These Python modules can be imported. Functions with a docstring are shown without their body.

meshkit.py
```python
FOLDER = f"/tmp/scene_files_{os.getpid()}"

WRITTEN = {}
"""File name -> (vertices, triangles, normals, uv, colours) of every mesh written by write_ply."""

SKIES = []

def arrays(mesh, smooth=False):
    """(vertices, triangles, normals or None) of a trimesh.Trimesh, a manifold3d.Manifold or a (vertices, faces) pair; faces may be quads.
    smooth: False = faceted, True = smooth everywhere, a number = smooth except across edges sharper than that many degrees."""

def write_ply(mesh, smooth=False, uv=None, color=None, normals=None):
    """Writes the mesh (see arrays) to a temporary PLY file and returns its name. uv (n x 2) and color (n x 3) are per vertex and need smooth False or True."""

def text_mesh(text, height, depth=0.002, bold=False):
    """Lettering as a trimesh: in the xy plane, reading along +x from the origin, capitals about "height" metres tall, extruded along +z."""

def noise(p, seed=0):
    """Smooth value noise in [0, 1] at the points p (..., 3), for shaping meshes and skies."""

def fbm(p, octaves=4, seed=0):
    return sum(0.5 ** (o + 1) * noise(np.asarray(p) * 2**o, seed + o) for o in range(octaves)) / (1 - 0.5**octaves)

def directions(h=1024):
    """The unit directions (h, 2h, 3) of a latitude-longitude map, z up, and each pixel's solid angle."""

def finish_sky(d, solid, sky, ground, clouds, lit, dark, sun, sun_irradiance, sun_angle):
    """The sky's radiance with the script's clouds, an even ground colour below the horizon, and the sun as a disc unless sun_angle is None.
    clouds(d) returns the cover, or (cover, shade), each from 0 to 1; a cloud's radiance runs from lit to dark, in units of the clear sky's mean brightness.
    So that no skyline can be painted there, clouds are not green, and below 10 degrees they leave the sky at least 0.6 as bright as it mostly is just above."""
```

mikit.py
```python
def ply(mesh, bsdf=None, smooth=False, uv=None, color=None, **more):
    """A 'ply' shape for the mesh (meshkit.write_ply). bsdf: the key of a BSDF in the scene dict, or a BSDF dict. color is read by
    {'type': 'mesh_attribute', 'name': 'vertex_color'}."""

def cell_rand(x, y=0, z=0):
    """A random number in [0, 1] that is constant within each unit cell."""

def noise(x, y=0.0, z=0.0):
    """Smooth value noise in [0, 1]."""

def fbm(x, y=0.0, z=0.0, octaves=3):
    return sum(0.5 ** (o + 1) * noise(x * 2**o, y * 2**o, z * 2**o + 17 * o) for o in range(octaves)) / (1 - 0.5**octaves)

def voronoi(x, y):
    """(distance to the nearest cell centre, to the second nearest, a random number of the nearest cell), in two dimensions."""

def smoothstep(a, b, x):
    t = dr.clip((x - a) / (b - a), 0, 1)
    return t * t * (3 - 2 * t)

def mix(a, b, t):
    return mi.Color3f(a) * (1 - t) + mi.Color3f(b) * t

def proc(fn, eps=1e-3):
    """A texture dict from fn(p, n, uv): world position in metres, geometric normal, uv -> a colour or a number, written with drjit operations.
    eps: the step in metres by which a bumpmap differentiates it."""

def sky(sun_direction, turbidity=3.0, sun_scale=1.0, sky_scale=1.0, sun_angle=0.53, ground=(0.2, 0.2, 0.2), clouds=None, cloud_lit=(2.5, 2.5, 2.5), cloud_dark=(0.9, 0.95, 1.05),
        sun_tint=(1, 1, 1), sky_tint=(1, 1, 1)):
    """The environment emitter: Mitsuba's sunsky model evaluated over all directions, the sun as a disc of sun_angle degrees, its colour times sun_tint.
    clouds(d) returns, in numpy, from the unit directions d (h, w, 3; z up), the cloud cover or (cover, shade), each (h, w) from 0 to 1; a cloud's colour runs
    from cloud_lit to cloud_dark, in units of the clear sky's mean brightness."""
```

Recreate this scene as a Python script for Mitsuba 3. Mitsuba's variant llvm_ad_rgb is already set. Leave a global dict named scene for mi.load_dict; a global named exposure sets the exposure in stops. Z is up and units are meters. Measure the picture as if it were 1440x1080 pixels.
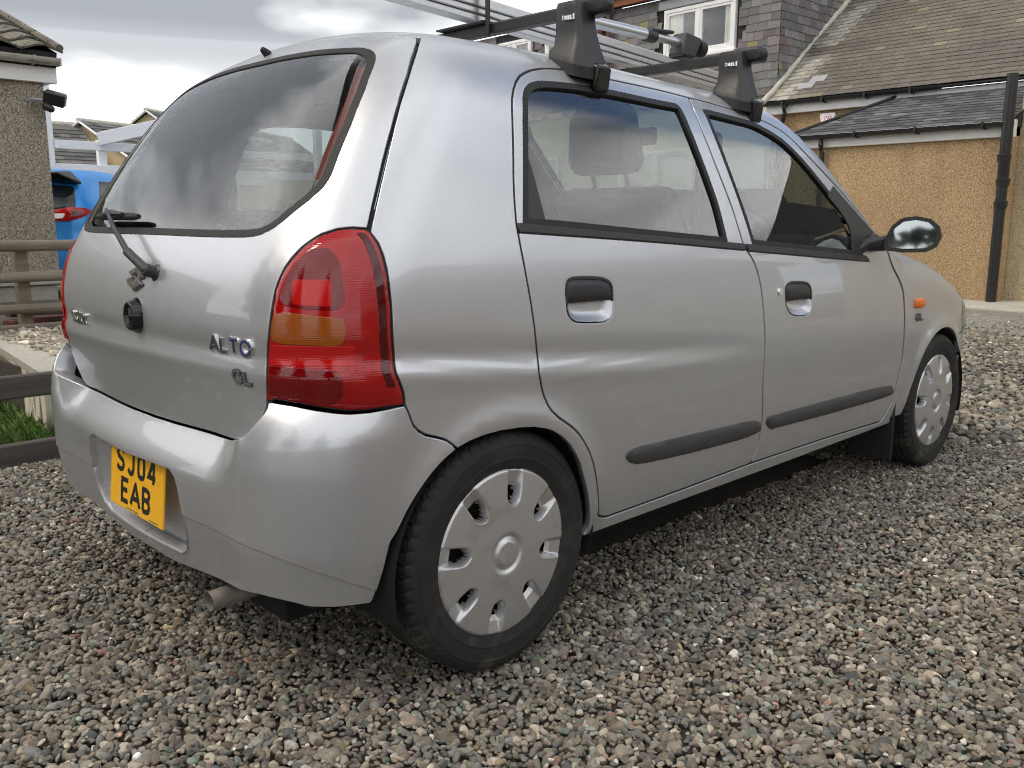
import math
import numpy as np, trimesh, mitsuba as mi, drjit as dr
import mikit, meshkit
import manifold3d as m3
import shapely
from shapely.geometry import Polygon, MultiPolygon, LineString, Point
from shapely import affinity
from scipy.ndimage import gaussian_filter1d
from scipy.spatial import Delaunay
from mikit import noise, fbm, voronoi, cell_rand, smoothstep, mix

T = mi.ScalarTransform4f
scene, labels = {}, {}

# ---------------------------------------------------------------- camera, sky, exposure
EYE, FWD, UP = np.array([-1.2618, -2.0248, 0.966]), np.array([0.68802, 0.70236, -0.18218]), np.array([0.12534, 0.13209, 0.98328])
scene['camera'] = {'type': 'perspective', 'fov': 59.56, 'fov_axis': 'x', 'near_clip': 0.05, 'far_clip': 400.0,
                   'to_world': T().look_at(origin=EYE.tolist(), target=(EYE + FWD).tolist(), up=UP.tolist())}

def clouds(d):
    z = np.maximum(d[..., 2], 0.0) + 0.16
    p = np.stack([d[..., 0] / z, d[..., 1] / z, 0 * z], -1)
    n = meshkit.fbm(p * 0.62 + 3.1, 6, 1043)
    m = meshkit.fbm(p * np.array([0.75, 1.0, 1.0]) + 11.7, 7, 177) + 0.35 * (meshkit.fbm(p * 2.6 + 5.0, 5, 31) - 0.5)
    cover = 0.12 + 0.88 * np.clip((n - 0.33) / 0.14, 0, 1)
    shade = np.clip((m - 0.38) / 0.22, 0, 1) * np.clip((d[..., 2] - 0.05) / 0.14, 0, 1)
    return cover, shade
scene['sky'] = mikit.sky((-0.70, 0.32, 0.95), turbidity=3, sun_scale=0.20, sun_angle=14.0, clouds=clouds, sun_tint=(0.97, 1.0, 1.04), cloud_lit=(3.56, 3.58, 3.60), cloud_dark=(1.02, 1.09, 1.18))
exposure = 2.25
# ---------------------------------------------------------------- helpers
def add(name, mesh, bsdf, parent=None, smooth=False, normals=None, color=None, label=None, cat=None, group=None, kind=None):
    base = (parent + '__' if parent else '') + name
    key, k = base, 0
    while key in scene or key in labels:
        k += 1
        key = f'{base}_{k:03d}'
    if normals is None:
        d = mikit.ply(mesh, bsdf, smooth=smooth, color=color)
    else:
        d = {'type': 'ply', 'filename': meshkit.write_ply(mesh, False, None, color, normals), 'face_normals': False, 'bsdf': {'type': 'ref', 'id': bsdf}}
    scene[key] = d
    note(key, label, cat, group, kind)
    return key
def note(key, label=None, cat=None, group=None, kind=None):
    q = {k: v for k, v in (('label', label), ('category', cat), ('group', group), ('kind', kind)) if v}
    if q: labels[key] = q
def thing(name, label, cat, group=None):
    key, k = name, 0
    while key in labels or key in scene:
        k += 1
        key = f'{name}_{k:03d}'
    note(key, label, cat, group)
    return key
def cc(ms):
    ms = [m if isinstance(m, trimesh.Trimesh) else trimesh.Trimesh(*m, process=False) for m in ms]
    return trimesh.util.concatenate(ms)
def box(x0, x1, y0, y1, z0, z1):
    m = trimesh.creation.box((abs(x1 - x0), abs(y1 - y0), abs(z1 - z0)))
    m.apply_translation(((x0 + x1) / 2, (y0 + y1) / 2, (z0 + z1) / 2))
    return m
def man(m):
    q = m.to_mesh()
    return trimesh.Trimesh(q.vert_properties[:, :3], q.tri_verts, process=False)
def hull(balls, seg=12):
    return man(m3.Manifold.batch_hull([m3.Manifold.sphere(r, seg).translate(tuple(map(float, c))) for c, r in balls]))
def rbox(x0, x1, y0, y1, z0, z1, r=.01, seg=8):
    return hull([((x, y, z), r) for x in (x0 + r, x1 - r) for y in (y0 + r, y1 - r) for z in (z0 + r, z1 - r)], seg)
def cbox(x0, x1, y0, y1, z0, z1, c=.006):
    """a box with chamfered edges"""
    v = []
    for sx, x in ((-1, x0), (1, x1)):
        for sy, y in ((-1, y0), (1, y1)):
            for sz, z in ((-1, z0), (1, z1)):
                v += [(x, y - sy * c, z - sz * c), (x - sx * c, y, z - sz * c), (x - sx * c, y - sy * c, z)]
    return trimesh.Trimesh(v, process=False).convex_hull
def tube(pts, r, sides=12, cap=True):
    p = np.asarray(pts, float)
    t = np.gradient(p, axis=0); t /= np.linalg.norm(t, axis=1, keepdims=True)
    a = np.cross(t, [0, 0, 1.0]); bad = np.linalg.norm(a, axis=1) < .2
    a[bad] = np.cross(t[bad], [1.0, 0, 0]); a /= np.linalg.norm(a, axis=1, keepdims=True)
    b = np.cross(t, a); r = np.broadcast_to(r, len(p)); th = np.arange(sides) * 2 * np.pi / sides
    v = (p[:, None] + r[:, None, None] * (np.cos(th)[None, :, None] * a[:, None] + np.sin(th)[None, :, None] * b[:, None])).reshape(-1, 3)
    i, j = np.meshgrid(np.arange(len(p) - 1), np.arange(sides), indexing='ij'); k = (j + 1) % sides
    q = np.stack([i * sides + j, i * sides + k, (i + 1) * sides + k, (i + 1) * sides + j], -1).reshape(-1, 4)
    f = [q[:, [0, 2, 1]], q[:, [0, 3, 2]]]
    if cap:
        n = len(v); v = np.vstack([v, p[0], p[-1]]); s = np.arange(sides)
        f += [np.stack([s * 0 + n, s, (s + 1) % sides], 1), np.stack([s * 0 + n + 1, (s + 1) % sides + len(p) * sides - sides, s + len(p) * sides - sides], 1)]
    return trimesh.Trimesh(v, np.vstack(f), process=False)
def lathe(prof, seg=64, axis='y'):
    """revolve (radius, height) about an axis"""
    prof = np.asarray(prof, float); th = np.arange(seg) * 2 * np.pi / seg
    v = np.stack([prof[:, 0, None] * np.cos(th), np.broadcast_to(prof[:, 1, None], (len(prof), seg)), prof[:, 0, None] * np.sin(th)], -1).reshape(-1, 3)
    if axis == 'z': v = v[:, [0, 2, 1]] * [1, -1, 1]
    if axis == 'x': v = v[:, [1, 0, 2]] * [1, -1, 1]
    i, j = np.meshgrid(np.arange(len(prof) - 1), np.arange(seg), indexing='ij'); k = (j + 1) % seg
    q = np.stack([i * seg + j, i * seg + k, (i + 1) * seg + k, (i + 1) * seg + j], -1).reshape(-1, 4)
    return trimesh.Trimesh(v, np.vstack([q[:, [0, 1, 2]], q[:, [0, 2, 3]]]), process=False)
def extrude(poly, h): 
    ps = getattr(poly, 'geoms', [poly])
    return cc([trimesh.creation.extrude_polygon(p, h, engine='earcut') for p in ps if p.area > 1e-9])
def place(m, o, x, y=None, z=None):
    """put a mesh's own axes at o: x along x, z along z"""
    x = np.asarray(x, float); x = x / np.linalg.norm(x)
    if z is not None:
        z = np.asarray(z, float); y = np.cross(z, x)
    y = np.asarray(y, float); y = y - x * (x @ y); y /= np.linalg.norm(y); z = np.cross(x, y)
    M = np.eye(4); M[:3, 0], M[:3, 1], M[:3, 2], M[:3, 3] = x, y, z, o
    m = m.copy(); m.apply_transform(M)
    return m
def flipy(g):
    v, f, n = g
    return v * [1, -1, 1], f[:, ::-1], n * [1, -1, 1]
def basis(d):
    d = np.asarray(d, float) / np.linalg.norm(d)
    a = np.cross([0, 0, 1.0] if abs(d[2]) < .9 else [1.0, 0, 0], d); a /= np.linalg.norm(a)
    return a, np.cross(d, a), d
def flat(pts, d):
    a, b, _ = basis(d); p = np.asarray(pts, float)
    return np.stack([p @ a, p @ b], -1)
def poly(pts, d): 
    return Polygon(flat(pts, d)).buffer(0)
def panel(F, pg, d, h=.024, hb=.011, shrink=.0042, off=0.0, lip=.012, edge=.002, disp=None, clip=None, seam=None):
    """a piece of the skin F = 0: the polygon pg (in the plane across d) cast onto the skin, with rounded, turned-in edges. Returns (vertices, faces, normals)."""
    a, b, d = basis(d)
    pg = pg.buffer(-shrink, join_style=2) if shrink else pg
    if clip is not None: pg = pg.intersection(clip)
    out, at = [], 0
    for g in getattr(pg, 'geoms', [pg]):
        if g.area < 2e-5: continue
        g = shapely.geometry.polygon.orient(g.segmentize(hb), 1.0)
        rings = [np.array(r.coords)[:-1] for r in (g.exterior, *g.interiors)]
        x0, y0, x1, y1 = g.bounds
        gx, gy = np.meshgrid(np.arange(x0, x1, h), np.arange(y0, y1, h * .866))
        gx = gx + (np.arange(gx.shape[0]) % 2)[:, None] * h / 2
        P = np.stack([gx.ravel(), gy.ravel()], 1)
        inn = g.buffer(-.5 * min(h, hb * 1.6))
        P = P[shapely.contains_xy(inn, P[:, 0], P[:, 1])]
        Q = np.vstack(rings + [P])
        tri = Delaunay(Q).simplices
        c = Q[tri].mean(1)
        tri = tri[shapely.contains_xy(g, c[:, 0], c[:, 1])]
        e1, e2 = Q[tri[:, 1]] - Q[tri[:, 0]], Q[tri[:, 2]] - Q[tri[:, 0]]
        cr = e1[:, 0] * e2[:, 1] - e1[:, 1] * e2[:, 0]
        tri = tri[np.abs(cr) > 1e-9]; cr = cr[np.abs(cr) > 1e-9]
        tri = np.where((cr < 0)[:, None], tri[:, ::-1], tri)
        V = cast(F, Q[:, :1] * a + Q[:, 1:] * b + 3.4 * d, -d, 0.2, 6.0, 300)
        bad = np.isnan(V).any(1)
        if bad.any(): 
            tri = tri[~bad[tri].any(1)]; V = np.where(bad[:, None], 0, V)
        N = grad(F, V)
        o = off
        if disp is not None: o = off + disp(Q, g)
        V = V + N * np.reshape(o, (-1, 1))
        Nm = N
        if disp is not None:
            m = np.zeros_like(V); fn = np.cross(V[tri[:, 1]] - V[tri[:, 0]], V[tri[:, 2]] - V[tri[:, 0]])
            for k in range(3): np.add.at(m, tri[:, k], fn)
            Nm = m / np.maximum(np.linalg.norm(m, axis=1, keepdims=True), 1e-12)
        vs, fs, ns, n0 = [V], [tri], [Nm], len(V)
        s = 0
        if lip:
            for r in rings:
                i = np.arange(s, s + len(r)); s += len(r)
                t = np.roll(V[i], -1, 0) - np.roll(V[i], 1, 0); t /= np.maximum(np.linalg.norm(t, axis=1, keepdims=True), 1e-9)
                u = np.cross(t, Nm[i]); u /= np.maximum(np.linalg.norm(u, axis=1, keepdims=True), 1e-9)
                B, M = V[i], Nm[i]
                on = np.zeros(len(r), bool)
                if seam is not None: on = np.array([seam.distance(Point(q)) < 2e-5 for q in r])
                k = len(r)
                vs += [B + .7 * edge * u - .3 * edge * M, B + edge * (u - M), B + edge * (u - M) - lip * M]; ns += [(u + M) * .7071, u, u]
                ids = [i, n0 + np.arange(k), n0 + k + np.arange(k), n0 + 2 * k + np.arange(k)]; n0 += 3 * k
                ok = ~(on & np.roll(on, -1))
                for p, q in zip(ids[:-1], ids[1:]):
                    p2, q2 = np.roll(p, -1), np.roll(q, -1)
                    fs += [np.stack([p, q, q2], 1)[ok], np.stack([p, q2, p2], 1)[ok]]
        out.append((np.vstack(vs), np.vstack(fs) + at, np.vstack(ns))); at += n0
    return tuple(np.vstack([o[k] for o in out]) for k in range(3))
def join(*gs):
    at, v, f, n = 0, [], [], []
    for g in gs:
        v.append(g[0]); f.append(g[1] + at); n.append(g[2]); at += len(g[0])
    return np.vstack(v), np.vstack(f), np.vstack(n)
def put(name, g, bsdf, parent=None, **k): return add(name, (g[0], g[1]), bsdf, parent, normals=g[2], **k)

# ---------------------------------------------------------------- materials
def mat(name, col, rough=.6, bump=None, scale=.002, **k):
    c = {'type': 'rgb', 'value': list(col)} if not isinstance(col, dict) else col
    m = {'type': 'principled', 'base_color': c, 'roughness': rough, **k}
    if bump is not None: m = {'type': 'bumpmap', 'arbitrary': mikit.proc(bump, 2e-3), 'scale': scale, 'bsdf': m}
    scene[name] = {'type': 'twosided', 'bsdf': m}
    return name
VC = {'type': 'mesh_attribute', 'name': 'vertex_color'}

# strokes of the letters needed, in a box 1 high
GLYPH = {'A': (.86, [[(0, 0), (.43, 1), (.86, 0)], [(.16, .32), (.70, .32)]]), 'L': (.62, [[(0, 1), (0, 0), (.62, 0)]]), 'T': (.80, [[(0, 1), (.80, 1)], [(.40, 1), (.40, 0)]]),
    'O': (.86, [[(.43 + .43 * math.cos(a), .5 + .5 * math.sin(a)) for a in np.linspace(0, 2 * math.pi, 33)]]), 'G': (.84, [[(.80, .80), (.66, .96), (.42, 1), (.16, .90), (.02, .66), (0, .5), (.02, .34), (.16, .10), (.42, 0), (.66, .04), (.82, .16), (.82, .46), (.50, .46)]]),
    'S': (.66, [[(.64, .84), (.50, .97), (.33, 1), (.12, .94), (.02, .76), (.12, .60), (.33, .52), (.54, .44), (.64, .26), (.54, .06), (.33, 0), (.14, .03), (0, .16)]]), 'U': (.72, [[(0, 1), (0, .32), (.08, .10), (.24, 0), (.48, 0), (.64, .10), (.72, .32), (.72, 1)]]),
    'Z': (.72, [[(0, 1), (.72, 1), (0, 0), (.72, 0)]]), 'K': (.72, [[(0, 1), (0, 0)], [(.68, 1), (.04, .42)], [(.22, .58), (.72, 0)]]), 'I': (.02, [[(.01, 1), (.01, 0)]]), 'H': (.72, [[(0, 1), (0, 0)], [(.72, 1), (.72, 0)], [(0, .5), (.72, .5)]]), 'E': (.60, [[(.60, 1), (0, 1), (0, 0), (.60, 0)], [(0, .52), (.52, .52)]]),
    'J': (.52, [[(.52, 1), (.52, .26), (.46, .08), (.30, 0), (.14, .04), (.02, .18)]]), '0': (.54, [[(.54, .74), (.48, .92), (.27, 1), (.06, .92), (0, .74), (0, .26), (.06, .08), (.27, 0), (.48, .08), (.54, .26), (.54, .74)]]), '4': (.60, [[(.44, 0), (.44, 1), (.36, 1), (0, .28), (.60, .28)]]),
    'B': (.58, [[(0, 0), (0, 1), (.34, 1), (.52, .93), (.56, .76), (.50, .60), (.34, .53), (0, .53)], [(.34, .53), (.52, .45), (.58, .26), (.52, .07), (.34, 0), (0, 0)]])}
def letter_pg(ch, h, w, stroke, slant=0):
    """the outline of a letter: h high over all, w its width factor, stroke in heights"""
    r = stroke / 2
    ls = [LineString([(x * w * (1 - stroke) + r, y * (1 - stroke) + r) for x, y in q]).buffer(r, cap_style=2, join_style=2 if ch in 'ALTZKEIH4' else 1, mitre_limit=2.5) for q in GLYPH[ch][1]]
    g = shapely.union_all(ls).intersection(shapely.box(-1, 0, 5, 1))
    return affinity.scale(affinity.affine_transform(g, [1, slant, 0, 1, 0, 0]), h, h, origin=(0, 0)), (GLYPH[ch][0] * w * (1 - stroke) + stroke) * h
def word_pg(txt, h, w, stroke, gap, slant=0):
    x, out = 0, []
    for ch in txt:
        g, adv = letter_pg(ch, h, w, stroke, slant); out.append(affinity.translate(g, x, 0)); x += adv + gap * h
    return shapely.union_all(out)
# ---------------------------------------------------------------- materials of the place
def dash_col(base, pale, dark):
    def f(p, n, uv):
        s = p.x + p.y
        a, b, r = voronoi(s * 95, p.z * 95)
        w = fbm(s * 0.9, p.z * 1.3, 2.0, 4)
        c = mix(base, pale, smoothstep(.55, .95, r))
        c = mix(c, dark, smoothstep(.25, .0, r) * .8)
        c = c * (0.55 + 0.45 * smoothstep(.75, .25, a))
        streak = smoothstep(.52, .78, fbm(s * 5.5 + 3, p.z * .55, 1.0, 4)) * smoothstep(.45, .6, w)
        return c * (0.80 + 0.36 * w) * (1 - .15 * streak)
    return mikit.proc(f)
def dash_bump(p, n, uv):
    a, b, r = voronoi((p.x + p.y) * 95, p.z * 95)
    return smoothstep(.7, .1, a) * (.4 + .6 * r)
mat('dash_orange', dash_col((0.52, 0.345, 0.175), (0.72, 0.56, 0.36), (0.24, 0.15, 0.075)), .9, dash_bump, .006)
mat('dash_cream', dash_col((0.64, 0.52, 0.32), (0.80, 0.71, 0.52), (0.33, 0.24, 0.13)), .9, dash_bump, .006)
mat('dash_grey', dash_col((0.37, 0.325, 0.245), (0.60, 0.54, 0.44), (0.11, 0.10, 0.08)), .9, dash_bump, .006)
mat('render_cream', mikit.proc(lambda p, n, uv: mix((0.60, 0.56, 0.44), (0.70, 0.66, 0.55), fbm(p.x * 2, p.y * 2, p.z * 2, 4))), .85)
mat('upvc', (0.78, 0.78, 0.77), .3)
mat('upvc_dirty', mikit.proc(lambda p, n, uv: mix((0.62, 0.61, 0.56), (0.76, 0.76, 0.73), fbm(p.x * 6, p.y * 6, p.z * 12, 4))), .4)
mat('gutter_grey', mikit.proc(lambda p, n, uv: mix((0.20, 0.18, 0.13), (0.46, 0.44, 0.38), smoothstep(.3, .6, fbm(p.x * 7, p.y * 7, p.z * 22, 4)))), .5)
mat('pipe_black', (0.018, 0.018, 0.021), .35)
mat('fascia_rust', mikit.proc(lambda p, n, uv: mix((0.26, 0.075, 0.030), (0.44, 0.15, 0.06), fbm(p.x * 5, p.y * 9, p.z * 20, 4))), .6)
mat('pipe_red', (0.10, 0.038, 0.030), .5)
mat('mortar', mikit.proc(lambda p, n, uv: mix((0.30, 0.29, 0.24), (0.62, 0.60, 0.53), fbm(p.x * 9, p.y * 9, p.z * 9, 4))), .9)
mat('slate_vc', VC, .55, lambda p, n, uv: fbm(p.x * 30, p.y * 30, p.z * 12, 3), .004)
mat('roof_vc', {'type': 'mesh_attribute', 'name': 'vertex_color'}, .75, lambda p, n, uv: fbm(p.x * 24, p.y * 24, p.z * 24, 3), .006)
mat('under_dark', (0.03, 0.03, 0.03), .9)
mat('lead', (0.33, 0.34, 0.36), .5)
mat('window_dark', (0.018, 0.022, 0.030), .25)
scene['glass_house'] = {'type': 'thindielectric', 'int_ior': 1.52}
mat('curtain', (0.55, 0.56, 0.50), .9)
mat('concrete', mikit.proc(lambda p, n, uv: mix((0.24, 0.225, 0.19), (0.36, 0.345, 0.30), fbm(p.x * 3, p.y * 3, 0, 5)) * (0.85 + 0.3 * noise(p.x * 60, p.y * 60, p.z * 60))), .9, lambda p, n, uv: fbm(p.x * 60, p.y * 60, p.z * 60, 3), .004)
def tar_col(p, n, uv):
    a, b, r = voronoi(p.x * 55, p.y * 55)
    c = mix((0.17, 0.165, 0.145), (0.30, 0.29, 0.255), fbm(p.x * 1.6, p.y * 1.6, 0, 4))
    return c * (0.55 + 0.75 * r)
mat('worn_tarmac', mikit.proc(tar_col), .9, lambda p, n, uv: smoothstep(.6, .1, voronoi(p.x * 55, p.y * 55)[0]), .008)
def soil_col(p, n, uv):
    a, b, r = voronoi(p.x * 38, p.y * 38)
    c = mix((0.15, 0.13, 0.105), (0.30, 0.275, 0.235), r)
    return c * (0.45 + 0.55 * smoothstep(.75, .3, a))
mat('gravel_base', mikit.proc(soil_col), .95, lambda p, n, uv: smoothstep(.75, .1, voronoi(p.x * 38, p.y * 38)[0]), .012)
mat('gravel_bed', (0.055, 0.048, 0.04), .95)
def wood_col(p, n, uv):
    g = fbm(p.x * 2.2, p.y * 40, p.z * 40, 4)
    c = mix((0.115, 0.090, 0.066), (0.25, 0.215, 0.170), g)
    return c * (0.75 + 0.5 * fbm(p.x * 5, p.y * 5, p.z * 5, 3))
mat('wood_grey', mikit.proc(wood_col), .85, lambda p, n, uv: fbm(p.x * 3, p.y * 70, p.z * 70, 3), .004)
mat('wood_dark', mikit.proc(lambda p, n, uv: mix((0.050, 0.042, 0.036), (0.105, 0.092, 0.078), fbm(p.x * 2.5, p.y * 30, p.z * 55, 4))), .8, lambda p, n, uv: fbm(p.x * 3, p.y * 70, p.z * 70, 3), .003)
def peel_col(p, n, uv):
    w = fbm(p.x * 30, p.y * 30, p.z * 4.5, 4)
    t = smoothstep(.30, .62, w + .25 * fbm(p.x * 5, p.y * 5, p.z * 5, 3) - .06)
    c = mix((0.10, 0.080, 0.045), (0.55, 0.52, 0.42), t)
    return mix(c, (0.15, 0.12, 0.03), smoothstep(.62, .72, fbm(p.x * 7 + 3, p.y * 7, p.z * 7, 3)) * .8)
mat('peeling_white', mikit.proc(peel_col), .85, lambda p, n, uv: fbm(p.x * 40, p.y * 40, p.z * 8, 3), .006)
mat('white_paint', (0.74, 0.75, 0.76), .45)
mat('grass_vc', VC, .8)
mat('pebble_vc', VC, .8, lambda p, n, uv: fbm(p.x * 160, p.y * 160, p.z * 160, 2), .0012)
mat('alarm_white', (0.80, 0.79, 0.80), .3)
mat('print_red', (0.62, 0.10, 0.17), .5)

def paint_verts(cols, counts): return np.repeat(np.asarray(cols), counts, axis=0)
rng = np.random.RandomState(11)

# ---------------------------------------------------------------- ground
GX0, GX1, GY0, GY1 = -4.2, 7.3, -6.5, 1.80
add('ground', box(-70, 70, -70, 90, -1.2, -.045), 'gravel_base', kind='structure')
add('gravel_bed_soil', box(GX0 - 1, 7.6, GY0 - 2, 1.87, -.5, -.022), 'gravel_bed', kind='structure')
scene['gravel_bed_soil'] = scene.pop('gravel_bed_soil')
def pebbles(x0, x1, y0, y1, step, keep, sub, size, zj, seed, pal=None, split=1.0):
    r = np.random.RandomState(seed)
    gx, gy = np.meshgrid(np.arange(x0, x1, step), np.arange(y0, y1, step * .87))
    gx = gx + (np.arange(gx.shape[0]) % 2)[:, None] * step / 2
    P = np.stack([gx.ravel(), gy.ravel()], 1) + r.uniform(-.42, .42, (gx.size, 2)) * step
    P = P[keep(P)]
    P = P[r.permutation(len(P))]
    n = len(P)
    base = trimesh.creation.icosphere(subdivisions=sub)
    bv, bf = np.array(base.vertices), np.array(base.faces); m = len(bv)
    kinds = []
    for k in range(24):                                   # two dozen stone shapes, each knocked flat on a few sides
        v = bv.copy()
        for q in range(r.randint(3, 7)):
            d = r.normal(size=3); d /= np.linalg.norm(d); h = r.uniform(.45, .85)
            e = np.maximum(v @ d - h, 0); v -= e[:, None] * d * .92
        v *= 1 + .16 * (meshkit.noise(v * 1.6 + k * 7, k)[:, None] - .5)
        kinds.append(v)
    kinds = np.array(kinds)[r.randint(0, 24, n)]
    s = size * np.exp(r.normal(0, .36, n))
    big = r.rand(n) < .05; s = np.where(big, s * 1.45, s)
    ax = np.stack([s, s * r.uniform(.62, .95, n), s * r.uniform(.36, .72, n)], 1)
    v = kinds * ax[:, None, :]
    yaw, tx, ty = r.uniform(0, 2 * np.pi, n), r.normal(0, .40, n), r.normal(0, .40, n)
    def rot(v, a, i, j):
        c, q = np.cos(a)[:, None], np.sin(a)[:, None]; o = v.copy()
        o[..., i], o[..., j] = v[..., i] * c - v[..., j] * q, v[..., i] * q + v[..., j] * c
        return o
    v = rot(rot(rot(v, tx, 1, 2), ty, 0, 2), yaw, 0, 1)
    und = .016 * (meshkit.fbm(np.c_[P * 1.1, 0 * P[:, 0]], 3, 2) - .5)
    z = und - .55 * s + r.uniform(-1, 1, n) * zj
    v = v + np.c_[P, z][:, None, :]
    if pal is None:
        pal = np.array([(.225, .20, .165), (.26, .235, .195), (.17, .155, .13), (.29, .265, .225), (.18, .185, .165), (.205, .20, .185), (.145, .15, .15), (.24, .20, .165), (.33, .305, .26), (.235, .185, .155), (.20, .165, .165)])
        c = pal[r.choice(len(pal), n, p=[.17, .15, .13, .12, .10, .08, .06, .07, .05, .04, .03])]
        odd = r.rand(n)
        c = np.where((odd < .012)[:, None], (.52, .50, .46), c)
        c = np.where(((odd > .02) & (odd < .025))[:, None], (.27, .16, .13), c)
        c = np.where(((odd > .03) & (odd < .037))[:, None], (.30, .245, .15), c)
        c = np.where(((odd > .04) & (odd < .06))[:, None], (.18, .225, .195), c)
    else:
        pal = np.array(pal); c = pal[r.randint(0, len(pal), n)]
    c = c * np.array([.90, .88, .835]) * np.exp(r.normal(-.04, .34, n))[:, None]
    cut = int(n * split)
    f = bf[None] + (np.arange(n) * m)[:, None, None]
    col = np.repeat(c, m, 0) * (1 + .10 * r.normal(size=(n * m, 1)))
    v, col = v.reshape(-1, 3), np.clip(col, .01, .9)
    if split < 1: return (v[:cut * m], f[:cut].reshape(-1, 3), col[:cut * m]), (v[cut * m:], f[cut:].reshape(-1, 3) - cut * m, col[cut * m:])
    return v, f.reshape(-1, 3), col
def stuff_mesh(name, parts, bsdf, label, cat):
    at, V, F, C = 0, [], [], []
    for v, f, c in parts: V.append(v); F.append(f + at); C.append(c); at += len(v)
    return add(name, (np.vstack(V), np.vstack(F)), bsdf, smooth=True, color=np.vstack(C), label=label, cat=cat, kind='stuff')
E2, F2 = EYE[:2], FWD[:2] / np.linalg.norm(FWD[:2])
def zone(d0, d1, ang, extra=None):
    def k(P):
        q = P - E2; d = np.linalg.norm(q, axis=1)
        a = np.degrees(np.arctan2(q[:, 1] * F2[0] - q[:, 0] * F2[1], q @ F2))
        ok = (d >= d0) & (d < d1) & (np.abs(a) < ang) & (P[:, 1] < 1.80) & (P[:, 0] < 7.2)
        return ok if extra is None else ok & extra(P, d, a)
    return k
side_zone = lambda P, d, a: np.abs(a) >= 40
clear = lambda P, d, a: ~((P[:, 0] > .25) & (P[:, 0] < 2.2) & (np.abs(P[:, 1] - .1) < .50))      # nothing can be seen of the middle under the car
near = pebbles(GX0, GX1, GY0, GY1, .0142, zone(1.35, 2.2, 40), 1, .0091, .0035, 1, split=.4)
mid = pebbles(GX0, GX1, GY0, GY1, .0162, zone(2.2, 4.3, 40, clear), 0, .0106, .0035, 2, split=.4)
far = pebbles(GX0, 7.3, GY0, GY1, .0405, zone(4.3, 12, 42), 0, .0235, .006, 3)
rim_ = pebbles(GX0, 5, GY0, GY1, .080, zone(.0, 5.0, 181, lambda P, d, a: (np.abs(a) >= 40) | (d < 1.35)), 0, .046, .006, 5)
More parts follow.
